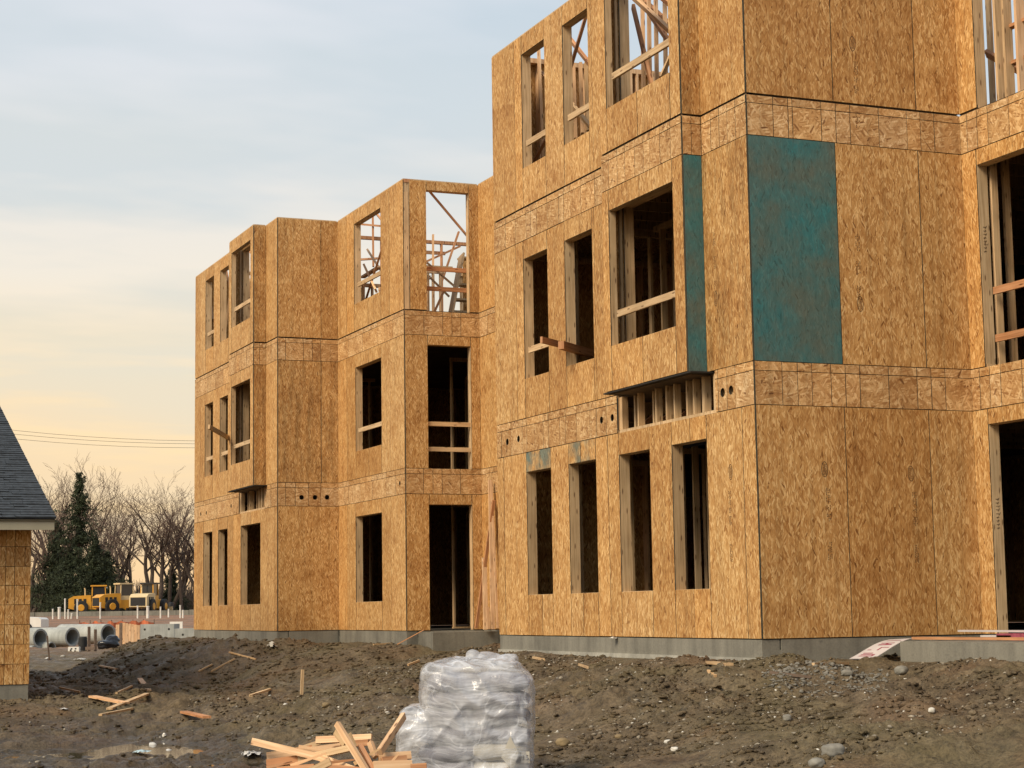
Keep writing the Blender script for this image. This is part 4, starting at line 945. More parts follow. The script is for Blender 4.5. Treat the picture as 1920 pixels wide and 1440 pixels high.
# ------------------------------------------------------------------ trees
M_BARK = mat_simple('grey_bark', (0.078,0.058,0.045), 0.9, 0.35, 1.5)
M_TWIG = mat_simple('twigs', (0.125,0.082,0.062), 0.9, 0.3, 1.0)
M_NEEDLE = mat_simple('conifer_needles', (0.026,0.036,0.014), 0.8, 0.6, 0.6)
def tubes_mesh(name, segs, mat, n=3):
    S = np.array(segs, dtype=np.float64); p0, p1, r0, r1 = S[:, :3], S[:, 3:6], S[:, 6], S[:, 7]
    d = p1-p0; d /= np.linalg.norm(d, axis=1, keepdims=True)+1e-9
    up = np.where(np.abs(d[:, 2:3]) < 0.9, np.array([[0,0,1.0]]), np.array([[1.0,0,0]])); a = np.cross(d, up); a /= np.linalg.norm(a, axis=1, keepdims=True); b_ = np.cross(d, a)
    V = []
    for p, r in ((p0, r0), (p1, r1)):
        for k in range(n): t = 2*math.pi*k/n; V.append(p+(a*math.cos(t)+b_*math.sin(t))*r[:, None])
    V = np.stack(V, 1); m = len(S); F = []
    base = np.arange(m)*2*n
    for k in range(n): j = (k+1) % n; F.append(np.stack([base+k, base+j, base+n+j, base+n+k], 1))
    return np_mesh(name, V.reshape(-1, 3), np.concatenate(F), mat, True)
def bare_tree(seed, H, spread, fork):
    rd = random.Random(seed); trunk = []; twigs = []
    def grow(p, d, L, r, lev):
        n = max(2, int(L/0.8)); 
        for i in range(n):
            d2 = (d+Vector((rd.uniform(-1,1), rd.uniform(-1,1), rd.uniform(-0.4,0.9)))*0.13).normalized(); q = p+d2*(L/n); r2 = r*(1-0.5/n)
            (trunk if r > 0.06 else twigs).append((*p, *q, r, r2)); p, d, r = q, d2, r2
            if lev < 5 and (i > n*0.35 or lev > 0):
                for _ in range(1 if lev < 2 else rd.choice((1, 1, 2))):
                    if rd.random() < 0.8:
                        ax = Vector((rd.uniform(-1,1), rd.uniform(-1,1), rd.uniform(-0.25,0.5))).normalized(); nd = (d*0.75+ax*spread).normalized()
                        if nd.z < -0.05: nd.z = 0.1
                        grow(p, nd, L*rd.uniform(0.42, 0.66), max(r*rd.uniform(0.45, 0.66), 0.016), lev+1)
    if fork:
        for k in range(fork):
            an = 2*math.pi*(k+rd.random()*0.6)/fork
            grow(Vector((0,0,-0.3)), Vector((0.26*math.cos(an), 0.26*math.sin(an), 1)).normalized(), H*0.62*rd.uniform(0.85, 1.1), H*0.019, 0)
    else: grow(Vector((0,0,-0.3)), Vector((0,0,1)), H*0.72, H*0.019, 0)
    return trunk, twigs
protos = []
for i, (sd_, H, sp, fk) in enumerate(((3, 15, 0.62, 2), (5, 15, 0.5, 0), (8, 15, 0.7, 3), (12, 15, 0.45, 0), (21, 15, 0.55, 2))):
    tr, tw = bare_tree(sd_, H, sp, fk); 
    if len(tw) > 22000: tw = tw[:22000]
    zt = max(s_[5] for s_ in tw)
    protos.append((tubes_mesh('trunk', tr, M_BARK, 5), tubes_mesh('crown', tw, M_TWIG, 3), zt)); print('tree', i, len(tr), len(tw), zt)
def plant_tree(i, u, vtop, depth, label, rz, wide=1.0):
    p = far(u, 1150, depth); z0 = gz(p[0], p[1]); top = far(u, vtop, depth)[2]; s_ = (top-z0)/protos[i][2]
    root = empty('bare_tree', (p[0], p[1], z0), rz); root.scale = (s_*wide, s_*wide, s_); tag(root, label, 'tree', 'bare winter trees behind the site')
    link('trunk', protos[i][0], root); link('crown', protos[i][1], root)
TR = [(1, 88, 862, 214, 'bare tree with fine twigs left of the conifer'), (3, 112, 842, 222, 'tall pale bare tree behind the conifer, left of its tip'), (4, 138, 845, 226, 'tall bare tree directly behind the conifer tip'),
      (1, 172, 868, 224, 'bare tree rising just right of the conifer tip'), (3, 196, 905, 216, 'slim bare tree right of the conifer'), (4, 216, 915, 228, 'small hazy bare tree between conifer and large forked trees'),
      (0, 246, 905, 205, 'dark bare tree forking low, first of the large forked ones'), (2, 290, 880, 198, 'large spreading bare tree behind the grader'), (0, 318, 905, 206, 'forked bare tree right of the large spreading one'),
      (1, 342, 872, 200, 'bare tree next to the building edge'), (4, 372, 892, 204, 'bare tree cut off by the building edge'), (3, 232, 940, 232, 'thin far bare tree left of the forked trees'),
      (0, 60, 900, 210, 'bare tree half hidden by the garage roof'), (3, 75, 940, 205, 'dark thin bare tree beside the garage roof edge'), (4, 330, 940, 232, 'far bare tree behind the building edge')]
for k, (i, u, vt, dp, lb) in enumerate(TR): plant_tree(i, u, vt, dp, lb, k*1.7, 0.95 if i in (1, 3) else 1.25)
# conifer: whorls of drooping branches covered with short needle sprays
def conifer(H, R, seed, ragged=1.0):
    rd = np.random.default_rng(seed); V = []; F = []; n0 = 0
    for k in range(420):
        z = H*(0.03+0.96*rd.random()); f = (1-z/H); an = rd.random()*2*math.pi
        lob = 1+ragged*(0.30*math.sin(2*an+z*0.9+seed)+0.22*math.sin(3*an-z*1.7))
        rr = R*(0.05+0.95*min(1, f*1.15)**0.95)*(0.30+0.80*rd.random())*lob
        if rd.random() < 0.12*ragged: rr *= 1.3
        m = int(7+40*f); s_ = rd.random(m)**0.6*rr; lift = rd.uniform(-0.25, 0.30)
        px = np.cos(an)*s_; py_ = np.sin(an)*s_; pz = z+lift*s_-0.03*s_**2
        c = np.stack([px, py_, pz], 1)+rd.normal(0, 1, (m, 3))*np.array([0.17, 0.17, 0.15])*(0.4+f)
        for q in range(2):
            a = rd.normal(0, 1, (m, 3)); a /= np.linalg.norm(a, axis=1, keepdims=True); b_ = rd.normal(0, 1, (m, 3)); L = (0.10+0.20*rd.random((m, 1)))
            V.append(np.stack([c-a*L, c+a*L*0.3+b_*0.07, c+a*L], 1).reshape(-1, 3)); F.append(np.arange(n0, n0+3*m).reshape(-1, 3)); n0 += 3*m
    return np_mesh('crown', np.concatenate(V), np.concatenate(F), M_NEEDLE)
cmesh = [conifer(15.5, 4.6, 4), conifer(9, 4.2, 9, 1.3), conifer(9, 3.8, 15, 1.5)]; ctr = MB().tube([(0,0,-0.5), (0,0,7), (0,0,15)], [0.28, 0.16, 0.03], 8).mesh('trunk', M_BARK)
for i, u, vt, dp, lb, w_ in ((0, 147, 880, 198, 'tall dark green conifer rising above the bare trees', 0.92), (1, 200, 1035, 203, 'low spreading evergreen at the right foot of the tall conifer', 1.0), (2, 105, 975, 206, 'dark ragged evergreen between the garage and the tall conifer', 0.75), (2, 178, 1010, 190, 'dense green evergreen right in front of the tall conifer', 1.1), (1, 128, 1040, 192, 'dark bushy evergreen low in front of the tall conifer', 1.0), (1, 322, 1062, 208, 'small rounded evergreen behind the grader', 0.9)):
    p = far(u, 1150, dp); z0 = gz(p[0], p[1]); s_ = (far(u, vt, dp)[2]-z0)/(15.5, 9, 9)[i]
    root = empty('conifer', (p[0], p[1], z0), u*0.1); root.scale = (s_*w_, s_*w_, s_); tag(root, lb, 'tree', 'dark evergreens behind the site'); link('crown', cmesh[i], root); t_ = link('trunk', ctr, root)
    if i: t_.scale = (0.6, 0.6, 0.6)
# brushwood at the foot of the trees: one uncountable thicket
segs = []
for k in range(6000):
    u = random.uniform(20, 430); dp = random.uniform(212, 250); p = far(u, 1150, dp); h_ = random.choice((1.2, 2.0, 3.0, 4.5))*random.uniform(0.5, 1.1)*(1.25 if u < 230 else 0.9)
    z0 = 0.45; a = Vector((p[0], p[1], z0)); tip = a+Vector((random.uniform(-.7,.7), random.uniform(-.7,.7), h_)); mid = a.lerp(tip, 0.5)+Vector((random.uniform(-.3,.3), random.uniform(-.3,.3), 0))
    segs.append((*a, *mid, 0.05, 0.04)); segs.append((*mid, *tip, 0.04, 0.012))
    for q in range(2):
        e = mid+Vector((random.uniform(-1.1,1.1), random.uniform(-1.1,1.1), random.uniform(0.1,1.5))); segs.append((*mid, *e, 0.025, 0.008))
th = link('brush_thicket', tubes_mesh('brush_thicket', segs, M_BARK)); tag(th, 'brown leafless thicket along the foot of the trees', 'brushwood', kind='stuff')

# ------------------------------------------------------------------ things near the building
def plank(name, P0, P1, w, h, mat, label, cat='board', group=None, up=(0,0,1), lift=0.0, taper=1.0):
    a = Vector(P0); b_ = Vector(P1); a.z += lift; b_.z += lift
    o = MB().beam((0,0,0), b_-a, w, h, up=up, taper=taper).build(name, mat); o.location = a; tag(o, label, cat, group); return o
# boards pushed out of window openings
plank('long_board', at(1015,637,0,-0.55), at(1135,668,0,0.9), 0.038, 0.089, M_RED, 'thin reddish board sticking furthest out of the second storey window')
plank('long_board', at(1052,647,0,-0.25), at(1135,671,0,0.9), 0.089, 0.11, M_RED, 'thick reddish board resting on the second storey window sill')
plank('long_board', at(392,800,0,-0.9), at(478,850,0,0.7), 0.05, 0.10, M_LUM, 'pale board poking out of the far wing window')
# lumber leaning in the recess beside the entrance
for (u0, v0, u1, v1, c0, c1, w_, mt, lb) in ((924,1180,919,900,15.2,15.6,0.075,M_PINK,'tallest pale stud leaning in the recess beside the doorway'), (933,1178,921,905,15.0,15.6,0.04,M_PINK,'thin stud crossing the tallest one in the recess'), (893,1178,926,938,15.9,15.4,0.06,M_RED,'slanted board leaning in the recess beside the doorway'),
        (911,1181,908,1046,15.4,15.7,0.09,M_PINK,'short stud leaning low in the recess'), (916,1180,914,1138,15.2,15.3,0.06,M_PINK,'shortest offcut standing in the recess')):
    plank('leaning_stud', at(u0,v0,1,c0), at(u1,v1,1,c1), w_, 0.045, mt, lb, 'lumber', 'lumber leaning in the recess', up=(0,1,0))
plank('thin_rod', at(745,1208,0,0.9), at(795,1181,0,1.3), 0.015, 0.015, M_RED, 'thin rusty rod leaning on the foundation near the doorway', 'rod')
# bent sign sheet on the porch edge
M_SIGN = mat_simple('sign_white', (0.50,0.46,0.45), 0.55, 0.12, 3); M_SRED = mat_simple('sign_red', (0.30,0.07,0.10), 0.6, 0.3, 20)
A0, A1_, B0, B1_ = Vector(at(1592,1235,0,0.92)), Vector(at(1637,1235,0,1.05)), Vector(at(1668,1199,0,1.50)), Vector(at(1712,1196.5,0,1.62))
def sgp(s_, t_):                                 # s across 0..1, t along 0..1
    p = A0.lerp(A1_, s_).lerp(B0.lerp(B1_, s_), t_); p.z += 0.045*math.sin(math.pi*t_)*t_; return p
sg_ = empty('sign_sheet', tuple(A0)); tag(sg_, 'white sign sheet with red lettering bent over the porch edge', 'sign')
mb = MB(); NS = 14
for d_ in (0, -0.006):
    for k in range(NS):
        q = [sgp(0, k/NS), sgp(1, k/NS), sgp(1, (k+1)/NS), sgp(0, (k+1)/NS)]; mb.quad([p_-A0+Vector((0,0,d_)) for p_ in q], [(0,0)]*4, 0, True)
mb.build('sheet', M_SIGN, sg_)
mb = MB()
for (t0, t1, s0, s1) in ((0.10,0.13,0.2,0.75), (0.16,0.19,0.2,0.75), (0.10,0.19,0.7,0.78), (0.22,0.25,0.2,0.6), (0.36,0.38,0.15,0.3), (0.35,0.45,0.55,0.62), (0.45,0.47,0.55,0.9), (0.56,0.60,0.25,0.8), (0.64,0.67,0.25,0.8), (0.60,0.64,0.5,0.6), (0.80,0.82,0.2,0.8)):
    for k in range(3):
        ta, tb = t0+(t1-t0)*k/3, t0+(t1-t0)*(k+1)/3; mb.quad([sgp(s0, ta)-A0+Vector((0,0,0.003)), sgp(s1, ta)-A0+Vector((0,0,0.003)), sgp(s1, tb)-A0+Vector((0,0,0.003)), sgp(s0, tb)-A0+Vector((0,0,0.003))], [(0,0)]*4)
mb.build('red_print', M_SRED, sg_)
# boxes and boards on the porch
zp = -0.043
P = lambda u, c: at(u, 1190, 0, c)
wb = plank('white_strip', (2.35, P(1802,2.35)[1], 0.055), (2.35, -3.4, 0.055), 0.09, 0.022, M_SIGN, 'long white strip lying on boxes on the porch slab', 'board')
o = MB().box(0, 0.3, -0.9, 0, 0, 0.075).build('red_carton', M_SRED); o.location = (2.2, P(1868,2.2)[1], zp); tag(o, 'flat dark red carton on the porch slab', 'carton')
o = MB().box(0, 0.25, -0.55, 0, 0, 0.055).build('white_carton', M_SIGN); o.location = (2.2, P(1838,2.2)[1]+0.0, zp); tag(o, 'flat white carton end left of the red carton', 'carton')
plank('scrap_board', (1.8, P(1715,1.8)[1], -0.02), (2.1, -2.6, -0.018), 0.10, 0.03, M_RED, 'dark scrap board lying flat along the porch slab')

# ------------------------------------------------------------------ wrapped pallet
def mat_film():
    m = bpy.data.materials.new('stretch_film'); m.use_nodes = True; T = NT(m.node_tree); T.n.clear()
    v = T.node('ShaderNodeTexCoord').outputs['Object']
    wv = T.vmath('ADD', v, T.vmath('MULTIPLY', T.noise(v, 2.2, 2, 0.5, out=1), (0.5, 0.5, 0.5)))
    fold = T.noise(T.mapping(wv, rot=(0.1, 0.25, 0), scale=(1.0, 1.0, 3.6)), 1.6, 3, 0.55); cl = T.noise(wv, 2.4, 4, 0.62)
    fine = T.noise(T.mapping(wv, rot=(0.3, 0.75, 0.2), scale=(1.6, 1.6, 9)), 1.6, 3, 0.55)
    crease = T.ramp(T.math('ABSOLUTE', T.math('SUBTRACT', T.noise(T.mapping(wv, rot=(0, -0.6, 0.4), scale=(2, 2, 3)), 1.3, 2, 0.5), 0.5)), [(0.0, 1.0), (0.018, 0.0)])
    streak = T.noise(T.mapping(T.vmath('ADD', v, T.vmath('MULTIPLY', T.noise(v, 2.5, 2, 0.5, out=1), (0.0, 0.0, 0.22))), rot=(0.05, 0.08, 0), scale=(1.4, 1.4, 24)), 1.6, 4, 0.65)
    b = T.node('ShaderNodeBsdfPrincipled', {'Base Color': (0.68, 0.70, 0.74, 1), 'Roughness': 0.17})
    b.inputs['Specular IOR Level'].default_value = 0.6
    vf = T.noise(T.mapping(wv, rot=(0, 0.35, 0), scale=(7, 7, 1.3)), 1.5, 3, 0.6)
    sharp = T.math('SUBTRACT', 1.0, T.math('MULTIPLY', T.math('ABSOLUTE', T.math('SUBTRACT', vf, 0.5)), 5.0), clamp=True)
    bump(T, b, T.math('ADD', T.math('ADD', T.math('MULTIPLY', fold, 0.8), T.math('MULTIPLY', sharp, 0.35)), T.math('ADD', T.math('MULTIPLY', fine, 0.4), T.math('MULTIPLY', streak, 0.25))), 0.32, 0.03)
    tr = T.node('ShaderNodeBsdfTransparent')
    a = T.math('ADD', T.math('MULTIPLY', T.ramp(cl, [(0.36, 0.0), (0.66, 1.0)]), 0.40), T.math('MULTIPLY', T.ramp(streak, [(0.42, 0.0), (0.64, 1.0)]), 0.26))
    a = T.math('ADD', T.math('ADD', a, T.math('MULTIPLY', crease, 0.22)), 0.15, clamp=True)
    mx = T.node('ShaderNodeMixShader', {0: a, 1: tr.outputs[0], 2: b.outputs[0]}); T.node('ShaderNodeOutputMaterial', {0: mx.outputs[0]}); return m
M_FILM = mat_film()
PD = 16.3
pc = Vector(far(893, 1440, PD)); pc.z = gz(pc.x, pc.y)-0.02
def lx(u): return (u-893)/FPX*PD
def lz(v): return far(893, v, PD)[2]-pc.z
zt = lz(1236)
film = link('pallet_film', blob_mesh('pallet_film', [(lx(898), 0, zt*0.5-0.02, lx(1000)-lx(896), 0.50, zt*0.5+0.02, 5.5), (lx(890), 0, zt*0.76, lx(988)-lx(890), 0.47, zt*0.235, 4.5), (lx(800), -0.05, lz(1322)*0.5, lx(855)-lx(800), 0.42, lz(1322)*0.5, 4.0),
      (lx(890), 0.0, zt+0.0, 0.06, 0.10, lz(1222)-zt+0.02, 1.6), (lx(912), 0.05, zt+0.0, 0.16, 0.14, 0.055, 1.5), (lx(955), -0.1, zt-0.005, 0.10, 0.15, 0.04, 2.0), (lx(840), 0.0, zt-0.03, 0.12, 0.2, 0.04, 2.0), (lx(830), -0.1, zt*0.90, 0.10, 0.3, 0.10, 2.5)], 0.013, M_FILM, 0.030, 0.42, 3, 2, 1.3))
film.location = pc; film.rotation_euler = (0, 0, hd); tag(film, 'cloudy stretch film wrapped around a pallet of bags', 'plastic wrap')
M_BAG = mat_simple('paper_bag', (0.20,0.195,0.225), 0.7, 0.25, 3.5); M_BAGL = mat_simple('pale_paper_bag', (0.50,0.47,0.40), 0.7, 0.2, 3.5)
bagm = blob_mesh('bag', [(0,0,0,0.27,0.21,0.075,3.2)], 0.022, M_BAG, 0.02, 0.2, 2, 1); bagm2 = bagm.copy(); bagm2.materials.clear(); bagm2.materials.append(M_BAGL)
blab = ['left bag', 'right bag']; lev = ['bottom', 'second', 'third', 'fourth', 'fifth', 'sixth', 'top']
for L_ in range(int((zt-0.20)/0.148)):
    for k, x in enumerate((lx(845), lx(938))):
        if k == 0 and L_ > 3: x = lx(862)
        o = link('cement_bag', bagm2 if (k == 1 and L_ < 2) else bagm); o.location = pc+Vector((CR[0]*x, CR[1]*x, 0.19+L_*0.148))-VIEWF*0.23; o.rotation_euler = (random.uniform(-.04,.04), random.uniform(-.05,.05), hd+random.uniform(-.08,.08))
        tag(o, f'grey {blab[k]} in the {lev[min(L_,6)]} layer under the film', 'bag', 'bags inside the wrapped pallet')
o = empty('pallet', tuple(pc), hd); tag(o, 'wooden pallet under the wrapped bags', 'pallet')
for y in (-0.4, 0, 0.4): MB().box(-0.52, 0.52, y-0.05, y+0.05, 0.0, 0.09).build('runner', M_BROWN, o)
for k in range(6): MB().box(-0.52+k*0.185, -0.41+k*0.185, -0.45, 0.45, 0.091, 0.11).build('deck_board', M_BROWN, o)
# pale diamond patch and number tag on the wrapped bags
fx = Vector((CR[0], CR[1], 0)); 
def on_front(u, v, off): q = Vector(far(u, v, PD-0.50-off)); return q
q = [on_front(957,1380,-0.03), on_front(972,1412,-0.03), on_front(962,1446,-0.03), on_front(940,1420,-0.03)]
mb = MB(); mb.quad([p_-q[0] for p_ in q], [(0,0)]*4); mb.quad([p_-q[0]+Vector((0.0,0.004,0)) for p_ in q[::-1]], [(0,0)]*4); o = mb.build('diamond_label', M_BAGL); o.location = q[0]; tag(o, 'pale diamond shaped label at the lower right of the wrapped pallet', 'label')
tc_ = bpy.data.curves.new('fifteen', 'FONT'); tc_.body = '15'; tc_.size = 0.060; tc_.extrude = 0.001; tc_.align_x = 'CENTER'
to = bpy.data.objects.new('tmp', tc_); COL.objects.link(to); tm = bpy.data.meshes.new_from_object(to.evaluated_get(bpy.context.evaluated_depsgraph_get())); bpy.data.objects.remove(to)
tm.materials.clear(); tm.materials.append(M_INK)
tg = empty('number_tag', tuple(on_front(985,1426,-0.07)), hd); tag(tg, 'small pale tag with number 15 on the wrapped pallet', 'label'); MB().box(-0.036, 0.036, 0.0, 0.004, -0.02, 0.075).build('tag_card', M_BAGL, tg)
n_ = link('number', tm, tg); n_.rotation_euler = (math.pi/2, 0, 0); n_.location = (0, -0.004, 0.005)

# ------------------------------------------------------------------ heap of lumber offcuts
heap = [(473,1390,600,1420,14.9,14.7,.09,M_PINK,'long bowed offcut on the left of the heap'), (600,1420,680,1450,14.7,14.4,.09,M_PINK,'lower end piece continuing the long bowed offcut'), (632,1357,690,1450,14.6,14.2,.075,M_PINK,'steep pale offcut standing up in the heap'), (630,1372,648,1396,14.9,14.8,.08,M_LUM,'short notched offcut behind the steep one'),
        (593,1388,697,1383,15.2,15.1,.09,M_PINK,'flat offcut across the top of the heap'), (640,1396,692,1392,15.1,15.0,.08,M_RED,'red brown offcut under the flat top one'), (500,1418,640,1400,15.0,15.1,.09,M_PINK,'long level offcut low on the left'), (500,1432,560,1424,14.8,14.8,.10,M_RED,'red brown block low on the left'),
        (560,1424,660,1402,14.8,14.6,.08,M_LUM,'pale split offcut in the middle of the heap'), (575,1450,620,1428,14.4,14.4,.09,M_LUM,'pale offcut pointing at the camera'), (694,1392,704,1420,14.8,14.7,.07,M_PINK,'narrow upright offcut near the pallet'), (712,1410,757,1342,14.6,15.2,.09,M_PINK,'offcut leaning against the wrapped pallet'),
        (710,1420,770,1416,14.7,14.8,.10,M_PINK,'offcut end beside the pallet, upper'), (716,1428,762,1424,14.5,14.6,.10,M_RED,'offcut end beside the pallet, middle'), (700,1436,772,1434,14.3,14.4,.11,M_PINK,'thick offcut beside the pallet, lower'), (770,1440,800,1438,14.3,14.3,.09,M_RED,'small block at the foot of the pallet'),
        (610,1440,690,1448,14.4,14.3,.10,M_RED,'dark offcut at the bottom of the heap'), (520,1446,590,1440,14.6,14.5,.10,M_RED,'buried offcut at the left bottom of the heap'), (676,1400,700,1445,14.6,14.3,.08,M_RED,'dark slanting offcut behind the steep pale one'), (545,1410,600,1392,15.2,15.3,.06,M_LUM,'thin grey strip behind the heap')]
for (u0, v0, u1, v1, d0, d1, w_, mt, lb) in heap:
    plank('lumber_offcut', far(u0, v0, d0), far(u1, v1, d1), 0.034, w_*0.62, mt, lb, 'offcut', 'offcuts in the scrap heap', up=(0.2*random.uniform(-1,1), 0.3, 1))
for k, (u0, v0, u1, v1, dp) in enumerate(((520,1412,585,1398,15.1),(545,1436,612,1412,14.6),(655,1375,668,1398,14.9),(600,1432,668,1424,14.5),(560,1400,625,1409,15.0),(664,1432,712,1404,14.5),(500,1440,548,1428,14.7),(725,1440,748,1412,14.4))):
    plank('wood_splinter', far(u0, v0, dp), far(u1, v1, dp), 0.012, 0.03, (M_RED, M_PINK, M_LUM)[k % 3], ('thin splinter lying over the left of the heap', 'long thin splinter low on the left of the heap', 'tiny splinter beside the notched offcut', 'thin splinter across the middle of the heap', 'thin splinter behind the level offcut', 'slanted splinter left of the pallet', 'splinter at the left foot of the heap', 'splinter at the foot of the leaning offcut')[k], 'splinter', 'splinters in the scrap heap', taper=0.4)
hp = Vector(far(620, 1470, 14.8)); 
for k in range(7):
    x = random.uniform(-0.45, 0.55); b0 = hp+VIEWR*x+VIEWF*random.uniform(-0.2, 0.3); an = random.uniform(0, 6.28); dv = (VIEWR*math.cos(an)+VIEWF*math.sin(an))*random.uniform(0.2, 0.4); zz = random.uniform(-1.05, -0.92)
    b0.z = zz; e = b0+dv; e.z = zz+random.uniform(-0.04, 0.04)
    plank('lumber_offcut', b0-dv, e, 0.045, 0.09, random.choice((M_PINK, M_RED, M_LUM)), 'offcut buried in the base of the scrap heap', 'offcut', 'buried offcuts of the scrap heap')

# ------------------------------------------------------------------ litter on the ground
def on_ground(u, v, lift=0.02): q = hit(u, v); return (q[0], q[1], gz(q[0], q[1])+lift)
lit = [(173,1309,236,1322,.14,M_PINK,'wide tan plank crossing the puddle'), (205,1335,276,1305,.09,M_LUM,'muddy board crossing under the wide plank'), (188,1345,248,1334,.05,M_LUM,'narrow pale board before the crossed planks'), (262,1277,278,1296,.10,M_PINK,'short clean board end sticking out of the mud'),
       (218,1303,247,1289,.04,M_LUM,'thin lath behind the crossed planks'), (112,1294,150,1300,.03,M_LUM,'thin stick near the garage corner'), (187,1250,220,1257,.06,M_LUM,'grey broken board on the mound slope'), (345,1343,388,1349,.11,M_RED,'red brown board half sunk in mud'),
       (470,1308,506,1296,.05,M_LUM,'weathered stick on the slope left of the stake'), (372,1262,398,1248,.03,M_LUM,'short pale lath on the slope'), (765,1250,786,1242,.025,M_LUM,'pale curved splinter on the slope'), (1330,1246,1368,1251,.09,M_LUM,'pale wood slab lying before the footing'), (1525,1252,1590,1248,.035,M_LUM,'thin lath against the footing'),
       (1443,1268,1520,1278,.02,M_BROWN,'thin dark bent stick right of the corner'), (1085,1249,1102,1255,.02,M_LUM,'tiny pale chip on the slope'), (1328,1263,1342,1272,.03,M_LUM,'small pale chip beside the gully'), (700,1211,735,1208,.05,M_LUM,'pale offcut lying along the foundation'), (430,1228,480,1238,.03,M_LUM,'thin lath below the far wing'), (395,1262,440,1238,.03,M_LUM,'long thin lath on the slope below the far wing'), (1000,1236,1020,1240,.03,M_LUM,'small stick at the footing behind the pallet')]
for u0, v0, u1, v1, w_, mt, lb in lit:
    plank('loose_board', on_ground(u0, v0), on_ground(u1, v1), w_, 0.03, mt, lb, 'board', 'loose boards on the ground')
o = plank('survey_stake', on_ground(565, 1303, -0.1), Vector(on_ground(565, 1303))+Vector((0.02, 0, 0.33)), 0.03, 0.04, M_LUM, 'short wooden survey stake upright on the slope', 'stake')
M_BLUE = mat_simple('pale_blue_plastic', (0.42,0.55,0.60), 0.4, 0.1, 4)
M_FOAM = mat_simple('dirty_foam', (0.50,0.49,0.46), 0.6, 0.3, 14)
def crumple(r, h, mat, seed, name):
    rd = np.random.default_rng(seed); n = 9; U, W_ = np.meshgrid(np.linspace(-1, 1, n), np.linspace(-1, 1, n), indexing='ij')
    rr = np.hypot(U, W_); edge = 1-0.35*rd.random((n, n))*(rr > 0.7); X = U*r*edge+rd.normal(0, r*0.07, (n, n)); Y = W_*r*0.6*edge+rd.normal(0, r*0.07, (n, n))
    Z = h*(0.55*rd.random((n, n))+0.6*np.clip(1-rr, 0, 1))*(rr < 1.25); ii = np.arange(n*n).reshape(n, n)
    T1 = np.stack([ii[:-1,:-1].ravel(), ii[1:,:-1].ravel(), ii[1:,1:].ravel()], 1); T2 = np.stack([ii[:-1,:-1].ravel(), ii[1:,1:].ravel(), ii[:-1,1:].ravel()], 1)
    F = np.concatenate([T1, T2]); keep = rr.ravel()[F].min(1) < 1.0
    return np_mesh(name, np.stack([X.ravel(), Y.ravel(), Z.ravel()], 1), F[keep], mat)
trash = [(265,1413,.13,.03,M_BLUE,'pale blue plastic scrap beside the puddle'), (287,1409,.10,.07,M_FOAM,'white foam lump beside the blue scrap'), (317,1412,.05,.03,M_FOAM,'small white foam crumb at the puddle edge'), (472,1422,.16,.06,M_FOAM,'crumpled white plastic left of the scrap heap'), (308,1381,.05,.04,M_WHITE,'pale pebble like foam above the puddle'), (120,1336,.09,.025,M_FOAM,'flat white scrap near the garage'), (535,1323,.05,.025,M_WHITE,'white paper scrap on the slope'), (510,1214,.22,.10,M_BAGL,'crumpled grey paper heap below the far wing'), (503,1189,.14,.12,M_BAGL,'torn pale bag on the mound at the foundation'), (1150,1197,.10,.02,M_WHITE,'white rag hanging at the sheathing foot'), (90,1236,.20,.05,M_FOAM,'white litter before the small pipes'), (150,1237,.25,.04,M_FOAM,'white strip litter at the mound foot'), (118,1232,.16,.05,M_BAGL,'pale litter lump before the white box')]
for k, (u, v, r, h_, mt, lb) in enumerate(trash):
    o = link('litter_scrap', crumple(r*0.8, h_*1.1, mt, 40+k, 'litter_scrap')) if 'foam' not in lb else link('litter_scrap', blob_mesh('litter_scrap', [(0,0,0,r*0.65,r*0.42,h_*0.55,2.0), (r*0.3,r*0.2,h_*0.2,r*0.5,r*0.4,h_*0.5,1.6)], max(0.010, r/11), mt, r*0.55, r*0.8, 0, k))
    p = Vector(on_ground(u, v, 0.01)) if lb[:9] != 'white rag' else Vector(at(u, v, 0, -0.05)); o.location = p; o.rotation_euler = (0, 0, k*1.1); tag(o, lb, 'litter', 'litter on the ground')
M_ROCK = mat_simple('grey_stone', (0.21,0.20,0.17), 0.85, 0.35, 8, bumpy=0.5); M_ROCKL = mat_simple('white_stone', (0.55,0.53,0.47), 0.8, 0.2, 12); M_ROCKT = mat_simple('tan_stone', (0.23,0.17,0.09), 0.85, 0.3, 8, bumpy=0.4)
rocks = [(1563,1418,.085,M_ROCK,'large grey stone on the right slope'), (1747,1338,.032,M_ROCKL,'bright white stone on the right slope'), (1055,1397,.055,M_ROCKT,'tan stone right of the pallet'), (1588,1264,.05,M_ROCK,'grey rock in the gravel by the footing'), (612,1326,.045,M_ROCKT,'tan stone left of the pallet'), (1532,1436,.06,M_ROCK,'grey stone at the lower edge under the large one'), (1265,1408,.030,M_ROCKL,'pale stone below the gully'), (1252,1393,.030,M_ROCKL,'pale stone beside the one below the gully'), (1476,1352,.045,M_ROCK,'flat grey stone on the right slope'), (1690,1263,.06,M_ROCK,'grey lump at the porch footing'), (1160,1385,.03,M_ROCKT,'small tan stone left of the gully')]
for k, (u, v, r, mt, lb) in enumerate(rocks):
    o = link('stone', blob_mesh('stone', [(0,0,0,r*1.25,r,r*0.72,2.6), (r*0.3,0,r*0.15,r*0.8,r*0.8,r*0.6,2.4)], r/7, mt, r*0.25, r*1.6, 1, k)); o.location = on_ground(u, v, r*0.2); o.rotation_euler = (0, 0, k*0.9); tag(o, lb, 'stone', 'larger stones on the slope')

